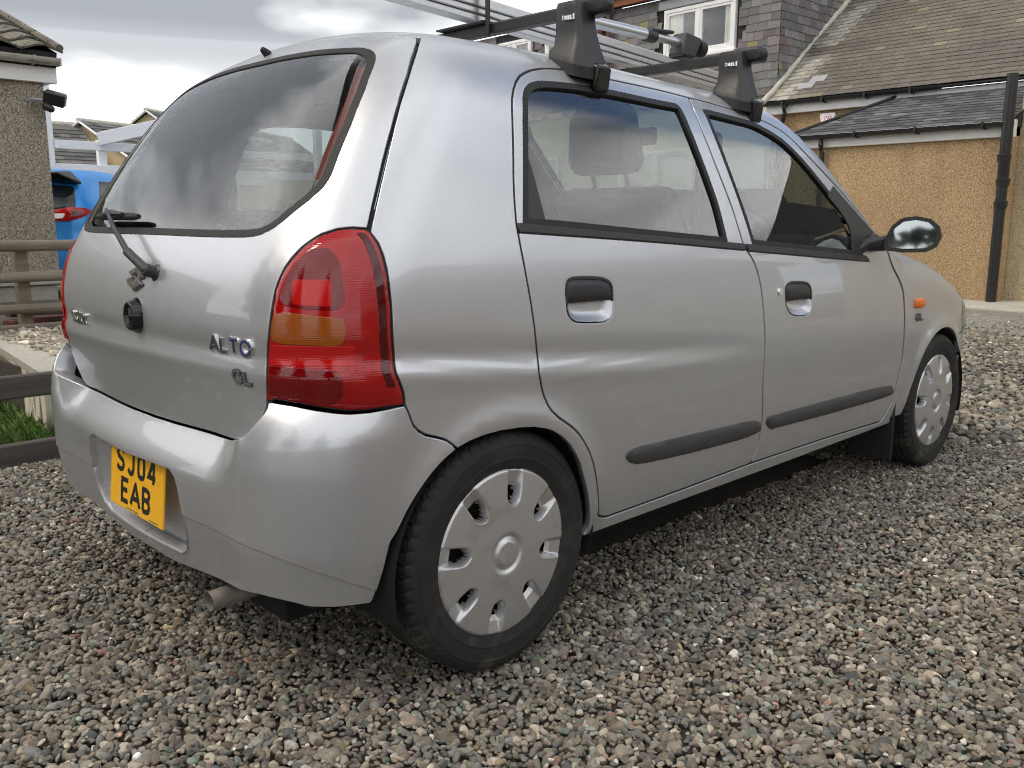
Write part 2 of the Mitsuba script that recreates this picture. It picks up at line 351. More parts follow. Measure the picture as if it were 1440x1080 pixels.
GV = stuff_mesh('gravel', [near[0], mid[0], far, rim_], 'pebble_vc', 'loose brown and grey gravel covering the whole driveway', 'gravel')
av = np.vstack([near[1][0], mid[1][0]])
add('angular_stones', (av, np.vstack([near[1][1], mid[1][1] + len(near[1][0])])), 'pebble_vc', GV, color=np.vstack([near[1][2], mid[1][2]]), kind='stuff')
# concrete strip and worn tarmac before the wall
add('tarmac_strip', box(7.05, 8.80, -9, 6, -.3, -.012), 'worn_tarmac', kind='structure')
loose = pebbles(6.9, 8.7, -4, 3, .10, lambda P: (rng.rand(len(P)) < np.clip(1.25 - (P[:, 0] - 6.9) / 1.6, .1, 1)), 0, .020, .004, 8)
stuff_mesh('stray_gravel', [loose], 'pebble_vc', 'stray stones scattered over the worn tarmac before the orange wall', 'gravel')
add('pavement', cbox(8.78, 11.5, -9, 6, -.3, .05, .012), 'concrete', kind='structure')

# ---------------------------------------------------------------- the house on the right: its own axes, u along the wall, v into it
R0 = np.array([9.8023, 1.4174, 0.0])
M4 = np.array([[-.0431, .99907, 0, R0[0]], [-.99907, -.0431, 0, R0[1]], [0, 0, 1, 0], [0, 0, 0, 1.0]])
def B(m):
    m = m.copy() if isinstance(m, trimesh.Trimesh) else trimesh.Trimesh(*m, process=False)
    m.apply_transform(M4); return m
def slates(u0, u1, n_rows, gauge, width, frame, pal, seed, keep=None, t=.006, lift=.010, rag=.006, split=False):
    """rows of lapped slates on a plane: frame(u, s) -> point, with s up the slope; every slate its own thin, slightly tilted piece"""
    r = np.random.RandomState(seed); V, F, C, out = [], [], [], []
    at = 0
    o, ue, se, ne = frame
    quad = np.array([[0, 1, 2], [0, 2, 3], [4, 6, 5], [4, 7, 6], [0, 5, 1], [0, 4, 5], [1, 6, 2], [1, 5, 6], [3, 7, 4], [3, 4, 0]])
    for k in range(n_rows):
        u = u0 - (width / 2 if k % 2 else 0) + r.uniform(-.01, .01)
        while u < u1:
            w = width * r.uniform(.86, 1.12)
            a, b = max(u, u0) + .0015, min(u + w, u1) - .0015
            u += w
            if b - a < .02: continue
            s0, s1 = k * gauge + r.normal(0, rag * .4), (k + 1.35) * gauge
            if keep is not None and not keep((a + b) / 2, s0 + gauge / 2, a, b, s0, s0 + gauge): continue
            l0, l1 = lift + r.uniform(0, .004), lift * .2
            jj = r.normal(0, rag * .25, 2)
            q = [(a, s0 + jj[0], l0), (b, s0 + jj[1], l0), (b, s1, l1), (a, s1, l1)]
            p = np.array([o + ue * x + se * y + ne * z for x, y, z in q]); p = np.vstack([p, p - ne * t])
            c = pal(r, (a + b) / 2, s0)
            if split: out.append(((p, quad), c))
            V.append(p); F.append(quad + at); C.append(np.repeat(np.array([c]), 8, 0)); at += 8
    if split: return out
    return np.vstack(V), np.vstack(F), np.clip(np.vstack(C), .01, .9)
uU, vV, zZ = M4[:3, 0], M4[:3, 1], np.array([0, 0, 1.0])
def bp_(u, v, z): return R0 + uU * u + vV * v + zZ * z

# lean-to
LT = thing('lean_to', 'low orange pebbledashed lean-to with a dark slate roof at the far end of the drive', 'building')
D_, H1, HE = 1.22, 1.885, 2.60
add('wall', B(box(-2.62, 0, 0, D_, -.2, H1)), 'dash_orange', LT)
add('fascia', B(cc([cbox(-2.66, .03, -.055, -.002, H1 - .02, H1 + .115, .004)])), 'upvc_dirty', LT)
def gutter(u0, u1, v, z, r=.055): 
    th = np.radians(np.linspace(180, 360, 12)); o = np.stack([v + r * np.cos(th), z + r * np.sin(th)], 1); i = np.stack([v + (r - .006) * np.cos(th), z + (r - .006) * np.sin(th)], 1)[::-1]
    pg = Polygon(np.vstack([o, i])); m = extrude(pg, u1 - u0)
    m.apply_transform(np.array([[0, 0, 1, u0], [1, 0, 0, 0], [0, 1, 0, 0], [0, 0, 0, 1.0]])); return m
g1 = add('gutter', B(gutter(-2.70, .02, -.115, H1 + .135)), 'pipe_black', LT, smooth=30)
for u in (-2.5, -1.75, -1.0, -.25):
    add('gutter_bracket', B(cc([box(u - .012, u + .012, -.172, -.05, H1 + .068, H1 + .082), box(u - .012, u + .012, -.178, -.166, H1 + .07, H1 + .15)])), 'pipe_black', g1)
ptc = math.atan2(HE - .02 - (H1 + .14), D_ + .14)
add('roof_deck', B(trimesh.Trimesh(*[np.array([(u + (.80 if v == D_ and z > H1 + .2 and u < -1 else 0), v, z) for u in (-2.66, .02) for v, z in ((-.12, H1 + .12), (D_, HE - .03), (D_, H1 + .1), (-.05, H1 + .1))]), np.array([[0, 1, 2], [0, 2, 3], [4, 6, 5], [4, 7, 6], [0, 4, 5], [0, 5, 1], [1, 5, 6], [1, 6, 2], [2, 6, 7], [2, 7, 3], [3, 7, 4], [3, 4, 0]])], process=False)), 'under_dark', LT)
def pal_lean(r, u, s):
    b = r.uniform(.045, .115); c = np.array([b * .96, b * .98, b * 1.04])
    return c if r.rand() > .08 else c * 1.5
fr = (bp_(0, -.14, H1 + .135), uU, vV * math.cos(ptc) + zZ * math.sin(ptc), -vV * math.sin(ptc) + zZ * math.cos(ptc))
hipl = lambda s_: -2.68 + s_ * .56
v, f, c = slates(-2.68, .03, 15, .107, .17, fr, pal_lean, 3, lambda u, sm, a, b, s0, s1: a > hipl(s0) - .03)
add('slate', (v, f), 'roof_vc', LT, color=c, kind='stuff')
add('hip_ridge', tube([bp_(-2.70, -.15, H1 + .145), bp_(-1.86, D_ - .05, HE - .02)], .022, 8), 'under_dark', LT, smooth=40)
add('eave_flashing', B(cc([cbox(-2.66, .0, -.165, -.145, H1 + .118, H1 + .138, .003)])), 'upvc_dirty', LT)
add('lead_flashing', B(cc([hull([((u, D_ - .05 + .01 * math.sin(u * 9), HE - .045 + .006 * math.sin(u * 13)), .022), ((u + .16, D_ - .05, HE - .043), .022)], 8) for u in np.arange(-1.35, 0.0, .15)])), 'upvc_dirty', LT, kind='stuff')
def dpipe(u, v, z0, z1, r, parent, swan=None, sock=()):
    pts = ([] if swan is None else list(swan)) + [(u, v, z1), (u, v, z0)]
    P = add('downpipe', B(tube(pts, r, 16)), 'pipe_black', parent, smooth=40)
    for z in sock: add('pipe_socket', B(lathe([(r, .0), (r * 1.22, .004), (r * 1.22, .05), (r * 1.32, .06), (r * 1.32, .075), (r, .08)], 20, 'z').apply_translation((u, v, z))), 'pipe_black', P, smooth=40)
dpipe(-2.22, -.07, -.05, H1 - .1, .034, LT, [(-2.22, -.115, H1 + .12), (-2.22, -.11, H1 + .02)], (.9,))
pts_ = [(.0, -.10, 2.50), (-.005, -.10, 1.66), (-.008, -.09, 1.56), (-.008, -.075, 1.46)]
P_ = add('soil_pipe', B(tube([(.0, -.12, 2.52), (.0, -.12, 1.62), (-.005, -.10, 1.50), (-.01, -.085, 1.40), (-.01, -.085, -.02)], [.058, .058, .060, .056, .056], 20)), 'pipe_black', LT, smooth=40)
for z, v in ((1.62, -.12), (1.36, -.085), (1.12, -.085)): add('pipe_socket', B(lathe([(.056, 0), (.068, .004), (.070, .05), (.074, .058), (.074, .075), (.056, .085)], 20, 'z').apply_translation((-.006, v, z - .03))), 'pipe_black', P_, smooth=40)
add('fascia_end', B(cbox(-.012, .055, -.12, -.0, H1 - .03, H1 + .16, .006)), 'upvc_dirty', LT)

# cream dashed wall at the right edge
CW = thing('cream_extension', 'tall cream pebbledashed wall at the right edge of the frame', 'building')
add('wall', B(box(.004, 6.0, .24, 4.0, -.2, 2.62)), 'dash_cream', CW)
add('coping', B(cbox(-.0, 6.05, .225, 4.05, 2.621, 2.68, .01)), 'concrete', CW)

# main house: wall, fascia, gutter, big slate roof
MH = thing('house', 'orange pebbledashed house under a large mossy slate roof beyond the lean-to', 'building')
add('wall', B(box(-3.80, 0, D_ + .003, 7, -.2, HE - .06)), 'dash_orange', MH)
add('fascia', B(cbox(-3.84, 5.5, D_ - .10, D_ - .04, HE - .12, HE + .0, .004)), 'upvc', MH)
g2 = add('gutter', B(gutter(-3.88, -1.30, D_ - .165, HE + .045, .055)), 'pipe_black', MH, smooth=30)
for u in np.arange(-3.5, -1.4, .62): add('gutter_bracket', B(cc([box(u - .013, u + .013, D_ - .225, D_ - .1, HE - .03, HE - .012), box(u - .013, u + .013, D_ - .235, D_ - .222, HE - .03, HE + .06)])), 'pipe_black', g2)
dpipe(-3.62, D_ - .05, .5, 2.28, .034, MH, [(-3.5, D_ - .165, HE + .02), (-3.5, D_ - .165, HE - .06), (-3.5, D_ - .15, HE - .12), (-3.58, D_ - .07, HE - .24)])
PIT = math.radians(38)
SL = vV * math.cos(PIT) + zZ * math.sin(PIT); NL = -vV * math.sin(PIT) + zZ * math.cos(PIT)
OR = bp_(0, D_ - .19, HE + .055)
q = [(-3.80, -.02), (7.5, -.02), (7.5, 6.2), (-3.80, 6.2)]
dv = np.array([OR + uU * a + SL * b - NL * .02 for a, b in q]); dv = np.vstack([dv, dv - NL * .03])
add('roof_deck', trimesh.Trimesh(dv, [[0, 1, 2], [0, 2, 3], [4, 6, 5], [4, 7, 6], [0, 5, 1], [0, 4, 5], [3, 7, 4], [3, 4, 0], [1, 5, 6], [1, 6, 2]], process=False), 'under_dark', MH)
def pal_roof(r, u, s):
    b = r.uniform(.102, .124); c = np.array([b * 1.12, b * 1.0, b * .84])
    n1 = meshkit.fbm(np.array([[u * 1.3, s * 2.2, 1.0]]), 4, 5)[0]; n2 = meshkit.fbm(np.array([[u * 2.0 + 9, s * 3.2, 4.0]]), 4, 7)[0]
    yel = .4 * np.clip((n1 - .52) / .16, 0, 1) * np.clip((s - 1.2) / 1.0, .15, 1) * np.clip((u + 3.2) / 1.5, 0, 1)
    c = c * (1 - .55 * yel) + np.array([.27, .23, .10]) * .55 * yel
    if r.rand() < .03 * (1 + 4 * yel): c = c * .68 + np.array([.33, .30, .18]) * .32
    wh = np.exp(-((u + 3.8 - .22 - .05 * s) / .20) ** 2) * np.clip((n2 - .38) / .2, 0, 1)
    c = c * (1 - .65 * wh) + np.array([.46, .44, .38]) * .65 * wh
    return c * (.75 + .5 * n2)
v, f, c = slates(-3.80, 4.2, 42, .108, .17, (OR, uU, SL, NL), pal_roof, 5)
add('slate', (v, f), 'roof_vc', MH, color=c, kind='stuff')
vp = np.array([OR + uU * (-3.80 + .02 * math.sin(s * 3)) + SL * s + NL * (.035 + .006 * math.sin(s * 17)) for s in np.arange(-.05, 5.0, .12)])
add('valley_mortar', tube(vp, .042, 8), 'mortar', MH, smooth=50)
# two pale replacement slates low by the valley
for u, s in ((-3.42, .25), (-3.30, .40)):
    p = [OR + uU * a + SL * b + NL * .016 for a, b in ((u, s), (u + .24, s), (u + .24, s + .16), (u, s + .16))]
    p = np.array(p); p = np.vstack([p, p - NL * .006])
    add('replacement_slate', trimesh.Trimesh(p, [[0, 1, 2], [0, 2, 3], [0, 5, 1], [0, 4, 5], [1, 6, 2], [1, 5, 6], [3, 7, 4], [3, 4, 0], [4, 6, 5], [4, 7, 6]], process=False), 'lead', MH)
# alarm box
AB = thing('alarm_box', 'white alarm box with pink print high on the orange wall', 'alarm box')
pg = Polygon([(-.10, .095), (.10, .095), (.105, .06), (.055, -.085), (.03, -.10), (-.03, -.10), (-.06, -.085), (-.105, .06)]).buffer(.008)
m = extrude(pg, .06); m.apply_transform(np.array([[1, 0, 0, -2.87], [0, 0, 1, D_ - .062], [0, 1, 0, 2.335], [0, 0, 0, 1.0]])); 
m.faces = m.faces[:, ::-1] if m.volume < 0 else m.faces
add('case', B(m), 'alarm_white', AB, smooth=20)
for txt, h, z, x in (('PM', .055, 2.345, -.045), ('SECURITY', .016, 2.295, -.047)):
    t = meshkit.text_mesh(txt, h, .002); t.apply_transform(np.array([[1, 0, 0, -2.87 + x], [0, 0, -1, D_ - .0625], [0, 1, 0, z], [0, 0, 0, 1.0]])); add('print', B(t), 'print_red', AB)

# slate-hung house with the white windows
SH = thing('slate_hung_house', 'slate hung upper storey with white windows above the car', 'building')
WV, ZT = D_ + .10, 4.50
add('wall', B(cc([box(-11.2, -3.83, WV + .02, 7, 2.80, ZT), box(-4.9, -3.83, WV + .02, 7, ZT, 6.4)])), 'under_dark', SH)
add('ground_floor', B(box(-11.2, -3.83, WV + .05, 7, -.2, 2.8)), 'render_cream', SH)
def pal_hung(r, u, s):
    k = r.rand(); b = r.uniform(.10, .20)
    c = np.array([b * 1.02, b * .96, b * .97]) if k < .62 else np.array([b * 1.04, b * .86, b * .88]) if k < .85 else np.array([b * .98, b * 1.04, b * .98])
    if r.rand() < .02: c = np.array([.22, .20, .09])
    return c
wins = [(-5.97, -4.55, 3.52, 4.31), (-10.12, -9.12, 3.50, 4.36), (-8.78, -8.25, 3.45, 4.30)]
def keep_hung(u, s, a, b, s0, s1):
    z0, z1 = 2.80 + s0, 2.80 + s1
    return not any(b > w0 and a < w1 and z1 > h0 and z0 < h1 for w0, w1, h0, h1 in wins) and z1 < 6.3 and (u > -4.9 or z1 < ZT + .02)
frh = (bp_(0, WV, 2.80), uU, zZ, -vV)
out = slates(-7.50, -3.80, 14, .118, .185, frh, pal_hung, 21, keep_hung, t=.007, lift=.014, rag=.012, split=True)
tones = {}
for (p, fq), c in out:
    add('slate', (p, fq), 'slate_vc', SH, color=np.repeat([c], 8, 0))
v, f, c = slates(-11.2, -7.50, 14, .118, .185, frh, pal_hung, 22, keep_hung, t=.007, lift=.014, rag=.012)
v2, f2, c2 = slates(-4.9, -3.80, 14, .118, .185, (bp_(0, WV, 2.80 + 14 * .118), uU, zZ, -vV), pal_hung, 24, None, t=.007, lift=.014, rag=.012)
v3, f3, c3 = slates(0.0, 5.0, 29, .118, .185, (bp_(-3.80, WV, 2.80), vV, zZ, uU), pal_hung, 23, None, t=.007, lift=.014, rag=.012)
add('slate', (np.vstack([v, v2, v3]), np.vstack([f, f2 + len(v), f3 + len(v) + len(v2)])), 'slate_vc', SH, color=np.vstack([c, c2, c3]), kind='stuff')
add('fascia', B(cbox(-7.62, -4.92, WV - .16, WV - .11, ZT + .0, ZT + .14, .005)), 'fascia_rust', SH)
add('soffit', B(cbox(-7.62, -4.92, WV - .11, WV + .05, ZT + .02, ZT + .06, .004)), 'under_dark', SH)
add('gutter', B(gutter(-7.66, -4.92, WV - .225, ZT + .17)), 'pipe_black', SH, smooth=30)
add('fascia', B(cbox(-11.25, -7.8, WV - .10, WV - .04, ZT + .02, ZT + .10, .005)), 'upvc', SH)
for u, r in ((-7.30, .055), (-7.12, .035)):
    p = add('soil_pipe', B(tube([(u, WV - .09, 2.0), (u, WV - .09, 4.75), (u + .02, WV - .10, 5.3)], r, 14)), 'pipe_red', SH, smooth=40)
    for z in (3.3, 4.15, 4.42): add('pipe_socket', B(lathe([(r, 0), (r * 1.25, .005), (r * 1.25, .07), (r, .08)], 16, 'z').apply_translation((u, WV - .09, z))), 'pipe_red', p, smooth=40)
add('chimney', B(cbox(-8.35, -7.95, WV + .6, WV + 1.2, 4.0, 5.3, .01)), 'pipe_red', SH)
def window(parent, u0, u1, z0, z1, mull, v=WV, name='window', cur=True):
    W_ = add(name, B(cc([cbox(u0, u0 + .06, v - .045, v + .04, z0, z1, .006), cbox(u1 - .06, u1, v - .045, v + .04, z0, z1, .006), cbox(u0 + .058, u1 - .058, v - .046, v + .04, z0, z0 + .06, .006), cbox(u0 + .058, u1 - .058, v - .046, v + .04, z1 - .06, z1, .006)] + [cbox(x - .035, x + .035, v - .044, v + .04, z0 + .058, z1 - .058, .006) for x in mull])), 'upvc', parent)
    add('sill', B(cbox(u0 - .05, u1 + .05, v - .10, v + .03, z0 - .055, z0 - .002, .008)), 'upvc', W_)
    xs_ = [u0 + .06] + [x for m_ in mull for x in (m_ - .035, m_ + .035)] + [u1 - .06]
    for a, b in zip(xs_[::2], xs_[1::2]):
        add('sash_frame', B(cc([cbox(a + .002, a + .035, v - .035, v + .02, z0 + .062, z1 - .062, .004), cbox(b - .035, b - .002, v - .035, v + .02, z0 + .062, z1 - .062, .004), cbox(a + .034, b - .034, v - .035, v + .02, z0 + .062, z0 + .097, .004), cbox(a + .034, b - .034, v - .035, v + .02, z1 - .097, z1 - .062, .004)])), 'upvc', W_)
        add('pane', B(box(a + .03, b - .03, v - .012, v - .010, z0 + .09, z1 - .09)), 'glass_house', W_)
    add('room', B(trimesh.Trimesh(*[np.array([(u0 + .03, v + .03, z0 + .03), (u1 - .03, v + .03, z0 + .03), (u1 - .03, v + .03, z1 - .03), (u0 + .03, v + .03, z1 - .03)]), np.array([[0, 1, 2], [0, 2, 3]])], process=False)), 'window_dark', W_)
    if cur:
        for a, b in ((u0 + .10, u0 + .36), (u1 - .22, u1 - .10)):
            xs2 = np.linspace(a, b, 40); yy = v + .012 + .008 * np.sin(xs2 * 110)
            vv = np.vstack([np.stack([xs2, yy, np.full(40, z0 + .07)], 1), np.stack([xs2, yy, np.full(40, z1 - .07)], 1)]); i = np.arange(39)
            add('curtain', B(trimesh.Trimesh(vv, np.vstack([np.stack([i, i + 1, 41 + i], 1), np.stack([i, 41 + i, 40 + i], 1)]), process=False)), 'curtain', W_, smooth=True)
window(SH, -5.95, -4.57, 3.545, 4.30, (-5.265,))
window(SH, -10.10, -9.14, 3.52, 4.34, (-9.62,), cur=False)
window(SH, -8.76, -8.27, 3.47, 4.28, (), cur=False)
add('window_head', B(cbox(-6.06, -4.5, WV - .06, WV + .0, 4.31, 4.45, .01)), 'lead', SH)
window(SH, -6.9, -5.3, .95, 2.1, (-6.1,), v=WV + .04)
window(SH, -9.6, -8.4, .95, 2.1, (-9.0,), v=WV + .04, cur=False)
add('door_leaf', B(cc([cbox(-4.85, -3.95, WV - .01, WV + .04, .0, 2.05, .01)])), 'upvc', SH)

# ---------------------------------------------------------------- left: garage, fences, raised bed, blue car, far houses
GA = thing('garage', 'grey pebbledashed garage with a corrugated tile roof at the left edge', 'building')
add('wall', box(-5.0, 1.46, 6.5, 8.42, .38, 2.2), 'dash_grey', GA)
add('plinth', cbox(-5.02, 1.44, 6.515, 8.42, -.1, .376, .006), 'concrete', GA)
add('plinth_band', cbox(-5.0, 1.475, 6.485, 8.4, .377, .405, .006), 'concrete', GA)
add('fascia', cbox(-5.0, 1.56, 6.452, 6.498, 2.09, 2.27, .004), 'upvc', GA)
add('barge_board', cbox(1.50, 1.555, 6.50, 8.6, 2.10, 2.26, .004), 'upvc', GA)
m = gutter(0, 6.46, 0, 0, .058); m.apply_transform(np.array([[1, 0, 0, -4.9], [0, 1, 0, 6.392], [0, 0, 1, 2.285], [0, 0, 0, 1.0]]))
gg = add('gutter', m, 'gutter_grey', GA, smooth=30)
th = np.linspace(0, 2 * np.pi, 20)[:-1]
add('gutter_end', cc([cbox(1.56, 1.572, 6.335, 6.449, 2.226, 2.29, .004), ]), 'gutter_grey', gg)
for u in (1.36, .56, -.24): add('gutter_clip', cc([tube([(u, 6.392 + .062 * math.cos(a), 2.285 + .062 * math.sin(a)) for a in np.radians(np.linspace(175, 365, 14))], .007, 6)]), 'gutter_grey', gg, smooth=40)
def tile_mesh(w=.33, l=.36):
    us = np.linspace(0, 1, 17); hgt = .045 * (.5 - .5 * np.cos(us * 2 * np.pi * 1.0)) ** .8
    a = np.stack([us * w, 0 * us, hgt + .014], 1); b = np.stack([us * w, 0 * us + l, hgt + .0], 1)
    t = np.vstack([a, b, a - (0, 0, .016), b - (0, 0, .016)]); n = 17; i = np.arange(n - 1)
    q = lambda p, r: [np.stack([p + i, p + i + 1, r + i + 1], 1), np.stack([p + i, r + i + 1, r + i], 1)]
    return t, np.vstack(q(0, n) + [x[:, ::-1] for x in q(2 * n, 3 * n)] + [x[:, ::-1] for x in q(0, 2 * n)])
tv, tf = tile_mesh(); gp_ = math.radians(18.6)
mat('tile_grey', mikit.proc(lambda p, n, uv: mix(mix((0.085, 0.075, 0.06), (0.18, 0.165, 0.135), fbm(p.x * 7, p.y * 7, p.z * 7, 4)), (0.02, 0.022, 0.016), smoothstep(.60, .68, fbm(p.x * 22, p.y * 22, p.z * 22, 3)) * .9)), .85, lambda p, n, uv: fbm(p.x * 50, p.y * 50, p.z * 50, 3), .006)
rt = np.random.RandomState(2)
for k in range(7):
    for j in range(20):
        x = 1.60 - .33 * (j + 1); s = k * .31
        v = tv + (0, rt.uniform(-.006, .006), 0)
        c_, s_ = math.cos(gp_ - .03), math.sin(gp_ - .03)
        v = np.stack([v[:, 0] + x, v[:, 1] * c_ - v[:, 2] * s_, v[:, 1] * s_ + v[:, 2] * c_], 1)
        v = v + (0, 6.37 + s * math.cos(gp_), 2.335 + s * math.sin(gp_))
        add('tile', trimesh.Trimesh(v, tf, process=False), 'tile_grey', GA, smooth=50)
add('roof_deck', trimesh.Trimesh(np.array([(x, y, z) for x in (-5, 1.56) for y, z in ((6.40, 2.335), (8.6, 2.335 + 2.20 * math.tan(gp_)), (8.6, 2.2), (6.46, 2.2))]), np.array([[0, 1, 2], [0, 2, 3], [4, 6, 5], [4, 7, 6], [0, 4, 5], [0, 5, 1], [1, 5, 6], [1, 6, 2], [3, 7, 4], [3, 4, 0]]), process=False), 'under_dark', GA)
add('verge_cap', tube([(1.58, 6.38, 2.375), (1.585, 7.5, 2.375 + 1.12 * math.tan(gp_)), (1.58, 8.6, 2.375 + 2.22 * math.tan(gp_))], .032, 8), 'tile_grey', GA, smooth=40)
FL = thing('floodlight', 'black floodlight with sensor on the corner of the garage wall', 'floodlight')
add('bracket', cc([tube([(1.32, 6.50, 1.93), (1.35, 6.43, 1.945), (1.42, 6.40, 1.94)], .014, 8)]), 'steel_dull' if 'steel_dull' in scene else 'lead', FL, smooth=True)
m = cbox(-.085, .085, -.045, .045, -.055, .055, .012); m.apply_transform(trimesh.transformations.euler_matrix(.3, .25, -.5)); m.apply_translation((1.50, 6.36, 1.955)); add('lamp_head', m, 'pipe_black', FL)
add('sensor', hull([((1.43, 6.37, 1.885), .035), ((1.455, 6.34, 1.865), .03)], 14), 'pipe_black', FL, smooth=True)
add('cable', tube([(1.33, 6.494, 1.88), (1.335, 6.46, 1.92), (1.36, 6.45, 1.945), (1.40, 6.44, 1.94)], .006, 6), 'upvc_dirty', FL, smooth=True)

# lawn
add('lawn', box(-9, .02, 1.92, 6.5, -.3, -.012), 'gravel_bed', kind='structure')
gr_ = np.random.RandomState(9); nB = 26000
gx, gy = gr_.uniform(-2.2, .0, nB), 1.93 + gr_.rand(nB) ** 1.2 * 3.4
hh = gr_.uniform(.03, .095, nB); az = gr_.uniform(0, 2 * np.pi, nB); ln = gr_.uniform(.2, .9, nB) * hh; ww = gr_.uniform(.0025, .005, nB)
c_, s_ = np.cos(az), np.sin(az)
p0 = np.stack([gx - s_ * ww, gy + c_ * ww, 0 * gx - .012], 1); p1 = np.stack([gx + s_ * ww, gy - c_ * ww, 0 * gx - .012], 1)
p2 = np.stack([gx + c_ * ln * .4 + s_ * ww * .7, gy + s_ * ln * .4 - c_ * ww * .7, hh * .6], 1); p3 = np.stack([gx + c_ * ln, gy + s_ * ln, hh], 1)
gv = np.stack([p0, p1, p2, p3], 1).reshape(-1, 3); k4 = np.arange(nB)[:, None] * 4
gf = np.vstack([k4 + [0, 1, 2], k4 + [0, 2, 3]])
gc_ = np.array([(.075, .155, .022), (.10, .19, .03), (.055, .12, .02), (.16, .20, .05), (.30, .28, .13)])[gr_.choice(5, nB, p=[.4, .3, .2, .07, .03])] * gr_.uniform(.7, 1.2, (nB, 1))
add('grass', (gv, gf), 'grass_vc', color=np.repeat(gc_, 4, 0), label='patch of short green grass between the low rails and the raised bed', cat='grass', kind='stuff')
# low rail fence beside the gravel
RF = thing('rail_fence', 'low dark two board rail fence along the gravel edge behind the car', 'fence')
add('rail', cbox(-2.6, 3.4, 1.862, 1.90, .250, .343, .006), 'wood_dark', RF)
add('rail', cbox(-2.6, 3.4, 1.860, 1.905, -.06, .066, .006), 'wood_dark', RF)
for x in (-2.2, .45, 3.0): add('post', cbox(x - .045, x + .045, 1.906, 1.99, -.2, .40, .006), 'wood_dark', RF)
# raised bed with peeling boards
RB_ = thing('raised_bed', 'raised gravel bed faced with peeling white boards behind the car', 'planter')
r7 = np.random.RandomState(7)
y = 2.16
while y < 4.3:
    w = r7.uniform(.085, .115)
    x = -.03 + (y - 2.2) * .085
    add('board', cbox(x, x + .03, y + .002, y + w - .002, -.08 + r7.uniform(-.01, .01), .268 + r7.uniform(-.012, .006), .004), 'peeling_white', RB_)
    y += w
x = .02
while x < 3.4:
    w = r7.uniform(.085, .115); add('board', cbox(x, x + w - .004, 2.14, 2.17, -.08, .268 + r7.uniform(-.012, .006), .004), 'peeling_white', RB_); x += w
add('capping_slab', cc([trimesh.Trimesh(np.array([(-.055, 2.12, .27), (.45, 2.12, .27), (.45, 3.72, .27), (.115, 3.72, .27), (-.055, 2.12, .305), (.45, 2.12, .305), (.45, 3.72, .305), (.115, 3.72, .305)]), [[0, 2, 1], [0, 3, 2], [4, 5, 6], [4, 6, 7], [0, 1, 5], [0, 5, 4], [1, 2, 6], [1, 6, 5], [2, 3, 7], [2, 7, 6], [3, 0, 4], [3, 4, 7]], process=False)]), 'concrete', RB_)
add('bed_fill', box(.0, 3.6, 2.17, 6.3, -.1, .262), 'gravel_bed', RB_)
bedp = pebbles(.15, 2.2, 2.3, 3.75, .034, lambda P: np.random.RandomState(6).rand(len(P)) < .9, 0, .022, .006, 12, [(.36, .32, .27), (.42, .38, .32), (.30, .26, .215), (.46, .43, .37)])
bedp[0][:, 2] += .318
add('bed_gravel', bedp[:2], 'pebble_vc', RB_, smooth=True, color=bedp[2], kind='stuff')
# round rail fence on the bed
WF = thing('wooden_fence', 'weathered round rail wooden fence in front of the garage', 'fence')
rw7 = np.random.RandomState(17)
for z, r in ((.803, .032), (.612, .031), (.428, .030)):
    xs_ = np.linspace(-3.0, 3.2, 40); yy = 3.80 + .008 * np.sin(xs_ * 1.7 + z * 9); zz_ = z + .006 * np.sin(xs_ * 2.3 + z * 20)
    add('rail', tube(np.stack([xs_, yy, zz_], 1), r * (1 + .06 * np.sin(xs_ * 5 + z * 7)), 14), 'wood_grey', WF, smooth=50)
for x in (-1.55, .405, 2.3): add('post', cbox(x - .035, x + .035, 3.835, 3.91, -.1, .80, .008), 'wood_grey', WF)
add('base_rail', cbox(-3.0, 3.2, 3.77, 3.83, .265, .335, .01), 'wood_grey', WF)
for k, (x, y, a, lb) in enumerate(((.72, 4.5, .4, 'dark red plank lying behind the wooden fence, lowest of three'), (.80, 4.62, .1, 'brown plank behind the wooden fence, middle of three'), (.65, 4.42, -.3, 'brown plank behind the wooden fence, topmost of three'))):
    m = cbox(-.30, .30, -.05, .05, -.02, .02, .004); m.apply_transform(trimesh.transformations.rotation_matrix(a, (0, 0, 1))); m.apply_translation((x, y, .285 + k * .042)); add('timber_plank', m, 'wood_dark' if k else 'pipe_red', label=lb, cat='plank')

# white ranch fence beyond the blue car
WH = thing('white_fence', 'tall white post and rail fence beyond the blue car', 'fence')
def ray_at(px, py, D):
    return None
for x, zt in ((3.86, 3.2), (4.69, 2.24), (7.1, 2.24)): add('post', cbox(x - .065, x + .065, 13.95, 14.08, -.1, zt, .006), 'white_paint', WH)
for z in (1.76, 2.135): add('rail', cbox(3.926, 9.0, 13.91, 13.946, z - .07, z + .07, .006), 'white_paint', WH)
m = cbox(-.05, 4.0, -.04, .04, -.105, .105, .006); m.apply_transform(trimesh.transformations.euler_matrix(0, -.235, -.60)); m.apply_translation((4.66, 13.87, 2.26)); add('top_rail', m, 'white_paint', WH)
for t_, z_ in ((1.6, 2.55), (3.7, 3.02)):
    x, y = 4.66 + t_ * math.cos(-.60) * math.cos(.235), 13.92 + t_ * math.sin(-.60) * math.cos(.235)
    add('post', cbox(x - .06, x + .06, y + .0, y + .12, -.1, z_, .006), 'white_paint', WH)

